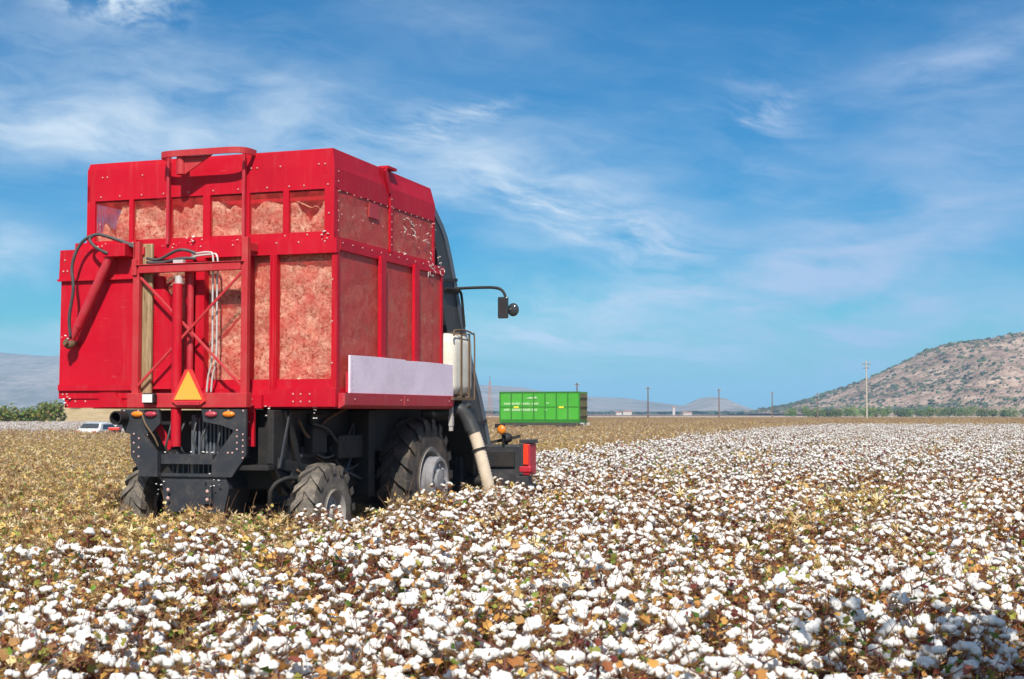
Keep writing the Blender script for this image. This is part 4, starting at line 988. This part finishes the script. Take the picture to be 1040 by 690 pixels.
c_ = MB(); c_.cyl((1.98, 5.29, 1.50), (1.98, 5.35, 1.30), .02, 8); c_.box(1.86, 2.0, 5.28, 5.36, 1.58, 1.64); c_.build('light_post', BLACK, am)
c_ = MB(); c_.cyl((-2.2, 5.5, .75), (2.2, 5.5, .75), .09, 12); c_.build('tool_bar', BLACK, PK, smooth=50)

# cotton packed in the basket: one lumpy mass
lm = bmesh.new()
NX, NY, NZ = 84, 80, 62
def lint_pt(a, b2, c2):
    x = -1.66 + 3.32 * a; y = .085 + 3.15 * b2
    top = 4.36 + .13 * noise.noise(Vector((x * 2.3, y * 2.3, 1.0))) + .12 * noise.noise(Vector((x * 6, y * 6, 4.0)))
    top -= .38 * math.exp(-((x + 1.52) / .16) ** 2) + .30 * math.exp(-((x - 1.33) / .10) ** 2)
    z = 1.92 + (top - 1.92) * c2
    n1 = noise.fractal(Vector((x * 7, y * 7, z * 7)), .8, 2.1, 3)
    off = .034 * n1 + .035 * noise.noise(Vector((x * 2, y * 2, z * 5.2))) + .02 * noise.noise(Vector((x * 11, y * 11, z * 14)))
    if b2 == 0: y -= off + (-.05 if z > 3.8 else .0) * 0 + .0
    if a == 1: x += off
    if a == 0: x -= off
    if c2 == 1: z += off * 1.5
    return (x, y, z)
key = {}
def lv(i, j, k):
    t = (i, j, k)
    if t not in key: key[t] = lm.verts.new(lint_pt(i / NX, j / NY, k / NZ))
    return key[t]
for i in range(NX):
    for k in range(NZ):
        for j in (0, NY): lm.faces.new((lv(i, j, k), lv(i + 1, j, k), lv(i + 1, j, k + 1), lv(i, j, k + 1)))
    for j in range(NY):
        for k in (0, NZ): lm.faces.new((lv(i, j, k), lv(i + 1, j, k), lv(i + 1, j + 1, k), lv(i, j + 1, k)))
for j in range(NY):
    for k in range(NZ):
        for i in (0, NX): lm.faces.new((lv(i, j, k), lv(i, j + 1, k), lv(i, j + 1, k + 1), lv(i, j, k + 1)))
bmesh.ops.recalc_face_normals(lm, faces=lm.faces)
me = bpy.data.meshes.new('cotton_load'); lm.to_mesh(me); lm.free(); me.materials.append(LINT)
me.polygons.foreach_set('use_smooth', [True] * len(me.polygons))
ld = bpy.data.objects.new('cotton_load', me); COL.objects.link(ld); ld.location = PK.location; ld.rotation_euler = PK.rotation_euler
tag(ld, 'packed picked cotton filling the red mesh basket', 'cotton load', kind='stuff')
# loose tufts caught on the machine
tf = MB(); trg = random.Random(4)
def tuft(p, n, r, spread):
    for _ in range(n):
        c = Vector(p) + Vector((trg.uniform(-1, 1) * spread[0], trg.uniform(-1, 1) * spread[1], trg.uniform(-1, 1) * spread[2]))
        rr = r * trg.uniform(.3, .8); vs, fs = boll_geo(rr, 2, trg); tf.add([c + Vector(v) for v in vs], fs)
def strand(p, L):
    p = Vector(p); pts = [p]
    for k in range(4): pts.append(pts[-1] + Vector((trg.uniform(-.3, .3), trg.uniform(-.2, 1), trg.uniform(-.9, .3))) * L / 4)
    tf.tube(pts, [.003, .006, .007, .005, .002], 4)
tuft((-1.62, -.05, 3.92), 12, .035, (.14, .03, .02)); tuft((-.86, -.15, 3.80), 8, .025, (.05, .03, .08)); tuft((-.25, -.05, 3.95), 4, .03, (.06, .02, .03))
tuft((1.6, -.03, 3.93), 5, .03, (.06, .02, .05)); tuft((.35, -.05, 3.91), 3, .015, (.1, .01, .01)); tuft((-.5, -.05, 3.9), 8, .012, (.3, .01, .02)); tuft((-1.9, -.32, 2.72), 5, .02, (.12, .05, .08)); tuft((-1.93, -.19, 1.98), 4, .028, (.06, .02, .06))
tuft((1.77, 3.15, 3.9), 10, .018, (.02, .25, .10)); tuft((1.74, 2.0, 3.92), 5, .022, (.02, .2, .03)); tuft((1.715, 3.1, 4.3), 8, .015, (.01, .1, .22)); tuft((1.715, 2.4, 4.3), 7, .014, (.01, .4, .12))
for _ in range(15): strand((1.725, trg.uniform(1.9, 3.2), trg.uniform(3.9, 4.45)), trg.uniform(.12, .3))
for _ in range(10): strand((1.77, trg.uniform(2.8, 3.42), trg.uniform(3.75, 3.92)), trg.uniform(.12, .35))
tuft((.86, -.05, 1.80), 7, .022, (.03, .02, .09)); tuft((1.47, -.02, 1.80), 7, .02, (.02, .02, .09)); tuft((-.1, -.28, 1.33), 7, .03, (.4, .03, .02))
tuft((.33, -.40, 1.0), 6, .02, (.12, .05, .08)); tuft((-.42, -.4, .88), 5, .02, (.05, .05, .1))
lt = tf.build('cotton_lint', BOLLM, smooth=180, fix=False); lt.location = PK.location; lt.rotation_euler = PK.rotation_euler
tag(lt, 'loose white cotton tufts caught on the edges of the red picker', 'cotton lint', kind='stuff')

# ------------------------------------------------------------------ green trailer
TR = thing('farm_trailer', 'green high sided cotton trailer parked beyond the picked stalks', 'trailer', (2.45, 111.5, 0), R(-16.5))
L2, Wd, Z0, Z1 = 3.22, 1.15, 1.30, 3.38
c_ = MB()
for s_ in (-1, 1): c_.box(-L2, L2, s_ * Wd - .03, s_ * Wd + .03, Z0 + .02, Z1)
c_.box(-L2, -L2 + .06, -Wd, Wd, Z0, Z1); c_.box(-L2, L2, -Wd, Wd, Z0 - .02, Z0 + .06)
bd = c_.build('body', GREEN, TR)
c_ = MB()
for s_ in (-1, 1):
    c_.box(-L2 - .02, L2 + .02, s_ * (Wd + .03) - .04, s_ * (Wd + .03) + .04, Z1, Z1 + .1)
    for k in range(8): x = -L2 + .05 + k * (2 * L2 - .1) / 7; c_.box(x - .045, x + .045, s_ * (Wd + .05) - .03, s_ * (Wd + .05) + .03, Z0, Z1)
c_.box(-L2, L2, -Wd - .06, -Wd - .03, 2.28, 2.33)
c_.box(-L2 - .02, L2 + .02, -Wd - .07, Wd + .07, Z0 - .22, Z0 - .03)
c_.build('side_rib', GREEN_D, bd)
c_ = MB(); c_.box(L2 - .06, L2, -Wd, Wd, Z0, Z1); dr = c_.build('tail_gate', GREEN_D, TR)
c_ = MB()
for y in (-.9, -.3, .3, .9): c_.box(L2, L2 + .06, y - .05, y + .05, Z0, Z1)
for z in (1.6, 2.3, 3.0): c_.box(L2, L2 + .07, -Wd, Wd, z - .03, z + .03)
c_.build('lock_bar', RUST, dr)
c_ = MB(); trg2 = random.Random(9)
for zz, h_ in ((2.47, .17), (1.98, .2)):
    for w0, w1 in ((-2.85, -2.4), (-2.3, -1.6), (-1.45, -.75), (-.6, -.15)):
        x = w0; c_ = MB()
        while x < w1: wd = trg2.uniform(.05, .11); c_.box(x, x + wd, -Wd - .066, -Wd - .062, zz, zz + h_ * trg2.uniform(.8, 1)); x += wd + .03
        c_.build('lettering', LETTER, bd)
c_ = MB(); c_.prism([(-1.1, 2.95), (-.7, 3.07), (-.5, 2.99), (-.35, 3.1), (-.1, 2.97), (-.6, 2.93)], 'y', -Wd - .066, -Wd - .062); c_.build('emblem', LETTER, bd)
for q in ((.55, 2.55), (.4, 2.02)): c_ = MB(); c_.box(q[0], q[0] + .2, -Wd - .066, -Wd - .062, q[1], q[1] + .08); c_.build('lettering', LETTER, bd)
c_ = MB()
for x in (-1.85, 1.75): c_.box(x - .2, x + .2, -Wd - .072, -Wd - .068, 2.2, 2.34)
c_.build('marker_plate', YELLOWM, bd)
c_ = MB(); c_.box(-L2, L2 + .3, -1.0, -.85, .88, 1.08); c_.box(-L2, L2 + .3, .85, 1.0, .88, 1.08); c_.box(-L2 + .1, L2 + .25, -1.12, -1.0, .98, 1.08); c_.bar((-L2, 0, .9), (-L2 - 1.6, 0, .6), .14, .12); c_.build('chassis', CHASSIS, TR)
for x in (-2.0, 1.55, 2.55):
    for y in (-1.0, 1.0):
        c_ = MB(); c_.lathe([(-.14, .2), (-.16, .4), (-.1, .5), (.1, .5), (.16, .4), (.14, .2)], 20); c_.v = [(v[1], v[0], v[2]) for v in c_.v]
        wh = c_.build('wheel', RUBBER_D, TR, smooth=40); wh.location = (x, y, .5)
        c_ = MB(); c_.cyl((0, -.13, 0), (0, .13, 0), .21, 14); c_.build('rim', RIMG, wh)

# ------------------------------------------------------------------ vehicles at left
def car(name, label, loc, rz, group):
    t = thing(name, label, 'car', loc, rz, group)
    prof = [(-2.1, .35), (-2.15, .75), (-2.05, .95), (-1.75, 1.05), (-1.35, 1.45), (-.4, 1.5), (.35, 1.42), (1.0, 1.0), (1.9, .86), (2.12, .65), (2.1, .35)]
    c_ = MB(); c_.prism(prof, 'x', -.84, .84)
    c_.v = [(v[0] * (1 - .22 * max(0, (v[2] - .95) / .55)), v[1], v[2]) for v in c_.v]
    c_.build('body', WHITEP, t, smooth=30, bevel=.05)
    for nm, q in (('rear_window', [(-1.73, 1.10), (-1.40, 1.41)]), ('windscreen', [(.93, 1.05), (.40, 1.38)])):
        (y0, z0), (y1, z1) = q; o = -.03 if y0 < 0 else .03
        k0, k1 = .84 * (1 - .22 * (z0 - .95) / .55) - .09, .84 * (1 - .22 * (z1 - .95) / .55) - .09
        c_ = MB(); c_.add([(-k0, y0 + o, z0 + .02), (k0, y0 + o, z0 + .02), (k1, y1 + o, z1 + .02), (-k1, y1 + o, z1 + .02)], [(0, 1, 2, 3)]); c_.build(nm, GLASS_D, t)
    for s_ in (-1, 1):
        c_ = MB()
        def sx(z): return s_ * (.84 * (1 - .22 * max(0, (z - .95) / .55)) + .012)
        c_.add([(sx(1.02), -1.35, 1.02), (sx(1.02), .7, 1.02), (sx(1.36), .25, 1.36), (sx(1.36), -1.1, 1.36)], [(0, 1, 2, 3)]); c_.build('side_window', GLASS_D, t)
        c_ = MB(); c_.box(s_ * .62 - .13, s_ * .62 + .13, -2.17, -2.08, .72, .92); c_.build('tail_light', REDBRIGHT, t)
        for y in (-1.35, 1.35):
            c_ = MB(); c_.lathe([(-.1, .18), (-.1, .31), (.1, .31), (.1, .18)], 18); wh = c_.build('wheel', RUBBER_D, t); wh.location = (s_ * .76, y, .31)
    return t
car('parked_car', 'white hatchback car parked at the left edge of the picked field', (-24.4, 85.0, 0), R(-12), 'white cars at the field edge').scale = (.85, .85, .85)
car('parked_car', 'white car half hidden behind the exhaust of the red picker', (-24.3, 90.5, 0), R(66), 'white cars at the field edge').scale = (.85, .85, .85)
FC = thing('farm_cart', 'low dark red cart beside the white hatchback', 'cart', (-22.2, 80, 0), R(10))
c_ = MB(); c_.box(-.30, .30, -.8, .8, .86, 1.02); c_.build('deck', REDREF, FC, bevel=.02)
c_ = MB(); c_.bar((0, .8, .72), (0, 1.7, .55), .07, .07); c_.box(-.27, .27, -.75, .75, .70, .86); c_.build('frame', BLACK, FC)
for s_ in (-1, 1):
    c_ = MB(); c_.lathe([(-.06, .12), (-.06, .33), (.06, .33), (.06, .12)], 16); wh = c_.build('wheel', RUBBER_D, FC); wh.location = (s_ * .5, 0, .33)

# ------------------------------------------------------------------ trees, bushes, poles
def tree_at(x, y, h, w, label, group, green, seed, nleaf, cat='tree', bush=False, z=0.0, lsize=None):
    rg = random.Random(seed); t = thing(cat, label, cat, (x, y, z), rg.uniform(0, 6.28), group)
    tr = MB(); th = h * (.18 if bush else .45)
    tr.tube([(0, 0, -.1), (.03 * h, 0, th * .6), (.02 * h, .02 * h, th)], [h * .035, h * .028, h * .018], 7)
    cl = []
    for k in range(9 if not bush else 8):
        a = k * 2.4; rr = w * .5 * rg.uniform(.15, .62); c = Vector((rr * math.cos(a), rr * math.sin(a), th + (h - th) * rg.uniform(.15, .72)))
        cl.append((c, w * rg.uniform(.18, .30))); tr.tube([(.02 * h, .02 * h, th * .9), c.lerp(Vector((0, 0, th)), .4), c], [h * .014, h * .009, h * .003], 5)
    tr.build('trunk', BARK, t, smooth=180)
    cr = MB(); ls = lsize or w * .06
    for k in range(nleaf):
        c, r = rg.choice(cl); d = Vector((rg.gauss(0, 1), rg.gauss(0, 1), rg.gauss(0, .8))).normalized() * r * rg.uniform(.55, 1.12)
        col = tuple(q * rg.uniform(.65, 1.35) for q in green)
        leaf(cr, c + d, ls * rg.uniform(.7, 1.5), rg, col, 0, 1.0)
    cr.build('crown', TREELEAF, t, fix=False)
    return t
G1, G2, G3 = (.15, .20, .045), (.22, .27, .06), (.11, .14, .05)
lb = [(-71.5, 205, 2.6, 6, G1, 'low dark bush at the far left end of the hedge'), (-67.0, 204, 2.3, 6, G2, 'low bush second from the left edge of the hedge'), (-62.5, 206, 2.7, 6, G1, 'low bush in the middle of the left hedge'), (-58.8, 204, 3.9, 6.5, G2, 'tall bright green bush at the right end of the hedge'), (-76.5, 206, 2.4, 6, G1, 'low bush just outside the left border')]
for k, (x, y, h, w, gcol, lab) in enumerate(lb[:4]): tree_at((-75.5, -72.3, -69.6, -66.0)[k], y, (2.4, 2.2, 2.4, 3.5)[k], (5.5, 5.0, 4.5, 4.6)[k], lab, 'bushes along the field at left', gcol, 40 + k, 1500, 'bush', True)
# dry mound behind
mm = MB(); NXm, NYm = 40, 24
for j in range(NYm + 1):
    for i in range(NXm + 1):
        x = -105 + 88 * i / NXm; y = 222 + 90 * j / NYm
        hgt = 6.2 * math.exp(-((x + 69) / 15) ** 2 - ((y - 262) / 26) ** 2) + 3.6 * math.exp(-((x + 45) / 12) ** 2 - ((y - 265) / 24) ** 2)
        mm.v.append((x, y, hgt * (1 + .2 * noise.noise(Vector((x * .2, y * .2, 0)))) - .25))
for j in range(NYm):
    for i in range(NXm): a = j * (NXm + 1) + i; mm.f.append((a, a + 1, a + NXm + 2, a + NXm + 1)); mm.mi.append(0); mm.col.append(None)
tag(mm.build('terrain', DRY, smooth=180, fix=False), 'dry grassy mound behind the white car at left', 'mound', kind='structure')
tree_at(-66.5, 240, 2.6, 4.0, 'grey green bush on the slope of the dry mound', 'bushes on the dry mound', G3, 61, 900, 'bush', True, 3.4)
tree_at(-73.2, 240, 2.0, 3.0, 'small bush on the dry mound beside the tall green bush', 'bushes on the dry mound', G1, 62, 700, 'bush', True, 3.2)

# row of trees along the foot of the hill
frg = random.Random(21)
for k in range(24):
    uu = 806 + k * 10.6 + frg.uniform(-3, 3); yy = frg.uniform(680, 780); h = frg.uniform(3.0, 4.6) * (1.2 if k in (5, 6) else 1)
    tree_at((uu - 520) / 1450 * yy, yy, h, h * frg.uniform(1.7, 2.8), 'small green tree in the row along the foot of the stony hill', 'trees along the foot of the hill', frg.choice((G1, G1, G2, G3)), 500 + k, 600, bush=True, lsize=.5)
# shrubs scattered on the hill: nobody could count them
dg = bpy.context.evaluated_depsgraph_get()
hv = hill.data.vertices; nxh = 221
shr = MB(); srg = random.Random(31)
SH = [boll_geo(1.0, 1, srg) for _ in range(12)]
for _ in range(40000):
    i = srg.randint(0, 219); j = srg.randint(1, 75)
    p = hv[j * nxh + i].co.lerp(hv[(j + 1) * nxh + i + 1].co, srg.random())
    if p.z < 1.5: continue
    dens = noise.noise(Vector((p.x * .012, p.y * .012, 3))) + .5 * noise.noise(Vector((p.x * .04, p.y * .04, 7)))
    if dens < srg.uniform(-.75, .9): continue
    r = srg.choice((.4, .45, .5, .6, .7, .9, 1.2, 1.9)) * srg.uniform(.8, 1.25)
    col = tuple(q * srg.uniform(.7, 1.35) for q in srg.choice(((.085, .10, .05), (.07, .09, .05), (.11, .12, .06))))
    vs, fs = srg.choice(SH)
    vs = [(q[0] * r, q[1] * r, q[2] * r) for q in vs]
    shr.add([p + Vector((v[0] * 1.2, v[1] * 1.2, v[2] * .95 + r * .1)) for v in vs], fs, 0, col)
tag(shr.build('hillside_shrubs', TREELEAF, fix=False), 'dark green shrubs speckling the stony hill', 'shrubs', kind='stuff')
# far hedge line under the mountains
hdg = MB()
for _ in range(700):
    yy = srg.uniform(1500, 2600); uu = srg.uniform(440, 800); r = srg.uniform(2, 4.5)
    vs, fs = boll_geo(r, 1, srg); c = Vector(((uu - 520) / 1450 * yy, yy, r * .4)); hdg.add([c + Vector((v[0] * 1.5, v[1], v[2] * .8)) for v in vs], fs, 0, tuple(q * srg.uniform(.7, 1.3) for q in (.07, .09, .04)))
tag(hdg.build('distant_trees', TREELEAF, fix=False), 'dark line of far trees below the blue mountains', 'trees', kind='stuff')

def pole(x, y, h, r, label, mat, arms, group='utility poles across the plain'):
    t = thing('utility_pole', label, 'utility pole', (x, y, 0), 0, group)
    c_ = MB(); c_.tube([(0, 0, 0), (0, 0, h)], [r, r * .6], 8); c_.build('post', mat, t, smooth=60)
    for z, L in arms:
        c_ = MB(); c_.box(-L, L, -.07, .07, z - .07, z + .07); ar = c_.build('crossarm', POLEW, t)
        for xx in (-L + .1, 0, L - .1):
            c_ = MB(); c_.tube([(xx, 0, z + .07), (xx, 0, z + .35)], [.07, .04], 6); c_.build('insulator', PLASTER, ar)
for u_, yy, hpx, lab in ((586, 290, 31, 'dark utility pole rising behind the right end of the green trailer'), (658, 333, 27, 'dark utility pole nearest the green trailer on its right'), (730, 360, 25, 'dark utility pole in front of the small peaked hill'),
                         (784, 409, 22, 'thin dark utility pole right of the small peaked hill'), (830, 420, 21, 'short dark utility pole at the left toe of the stony hill')):
    hh = 1.8 + hpx * yy / 1450; pole((u_ - 520) / 1450 * yy, yy, hh, .2, lab, POLEW, [(hh - .4, .55)])
yy = 270; pole((880 - 520) / 1450 * yy, yy, 1.8 + 54 * yy / 1450, .17, 'tall pale concrete pole standing before the stony hill', CONCRETE, [(1.8 + 50 * yy / 1450, .8), (1.8 + 46 * yy / 1450, .6)])
# lattice mast behind the duct
yy = 300; hh = 1.8 + 33 * yy / 1450
t = thing('lattice_mast', 'brown lattice mast between the picker duct and the green trailer', 'mast', ((497.5 - 520) / 1450 * yy, yy, 0))
c_ = MB()
for sx_, sy_ in ((-1, -1), (1, -1), (1, 1), (-1, 1)): c_.bar((sx_ * .55, sy_ * .55, 0), (sx_ * .12, sy_ * .12, hh), .09, .09)
c_.build('leg', ROOFT, t)
c_ = MB()
for k in range(8):
    z0, z1 = hh * k / 8, hh * (k + 1) / 8; w0, w1 = .55 - .43 * k / 8, .55 - .43 * (k + 1) / 8
    for s_ in (-1, 1): c_.bar((-w0, s_ * w0, z0), (w1, s_ * w1, z1), .05, .05); c_.bar((w0, s_ * w0, z0), (-w1, s_ * w1, z1), .05, .05)
c_.build('bracing', ROOFT, t); c_ = MB(); c_.cyl((0, 0, hh), (0, 0, hh + 1.0), .05, 6); c_.build('spike', POLEW, t)
# white farm buildings far off
for k, (uu, w, h, yy) in enumerate(((628, 6, 2.6, 1450), (637, 9, 3.4, 1480), (684, 2.5, 7.5, 1470), (697, 9, 2.2, 1400))):
    t = thing('farm_building', ('small pale building at the left end of the far village', 'wider pale house second from the left in the far village', 'slim pale tower right of the far village houses', 'long low pale shed right of the slim tower')[k], 'building', ((uu - 520) / 1450 * yy, yy, 0), R(frg.uniform(-20, 20)), 'pale buildings on the far plain')
    c_ = MB(); c_.box(-w / 2, w / 2, -3 if w > 4 else -w / 2, 3 if w > 4 else w / 2, 0, h); c_.build('wall', PLASTER, t)
    q = 3.3 if w > 4 else w / 2 + .2
    c_ = MB(); c_.prism([(-q, h), (q, h), (0, h + 1.2)], 'x', -w / 2 - .3, w / 2 + .3); c_.build('roof', ROOFT, t)

# tree standing at the field edge behind the photographer: it shades the near right corner
tree_at(2.75, 1.2, 8.0, 2.6, 'loose leafy tree at the field edge beside the viewpoint', None, G2, 91, 1700, lsize=.12)

# ------------------------------------------------------------------ air
HZ = MB(); HZ.box(-GROUND_R - 200, GROUND_R + 200, -260, 13200, -1.6, 262)
hzm = bpy.data.materials.new('haze air'); hzm.use_nodes = True
ht = hzm.node_tree
for n in list(ht.nodes):
    if n.type != 'OUTPUT_MATERIAL': ht.nodes.remove(n)
pv = ht.nodes.new('ShaderNodeVolumePrincipled'); pv.inputs['Density'].default_value = 1.7e-4; pv.inputs['Color'].default_value = (0.34, 0.66, 1.0, 1); pv.inputs['Anisotropy'].default_value = -0.2
ht.links.new(pv.outputs[0], [n for n in ht.nodes if n.type == 'OUTPUT_MATERIAL'][0].inputs['Volume'])
hz = HZ.build('haze', hzm)
tag(hz, 'pale blue air softening the far mountains', 'haze', kind='stuff')
hzm.cycles.homogeneous_volume = True if hasattr(hzm.cycles, 'homogeneous_volume') else False
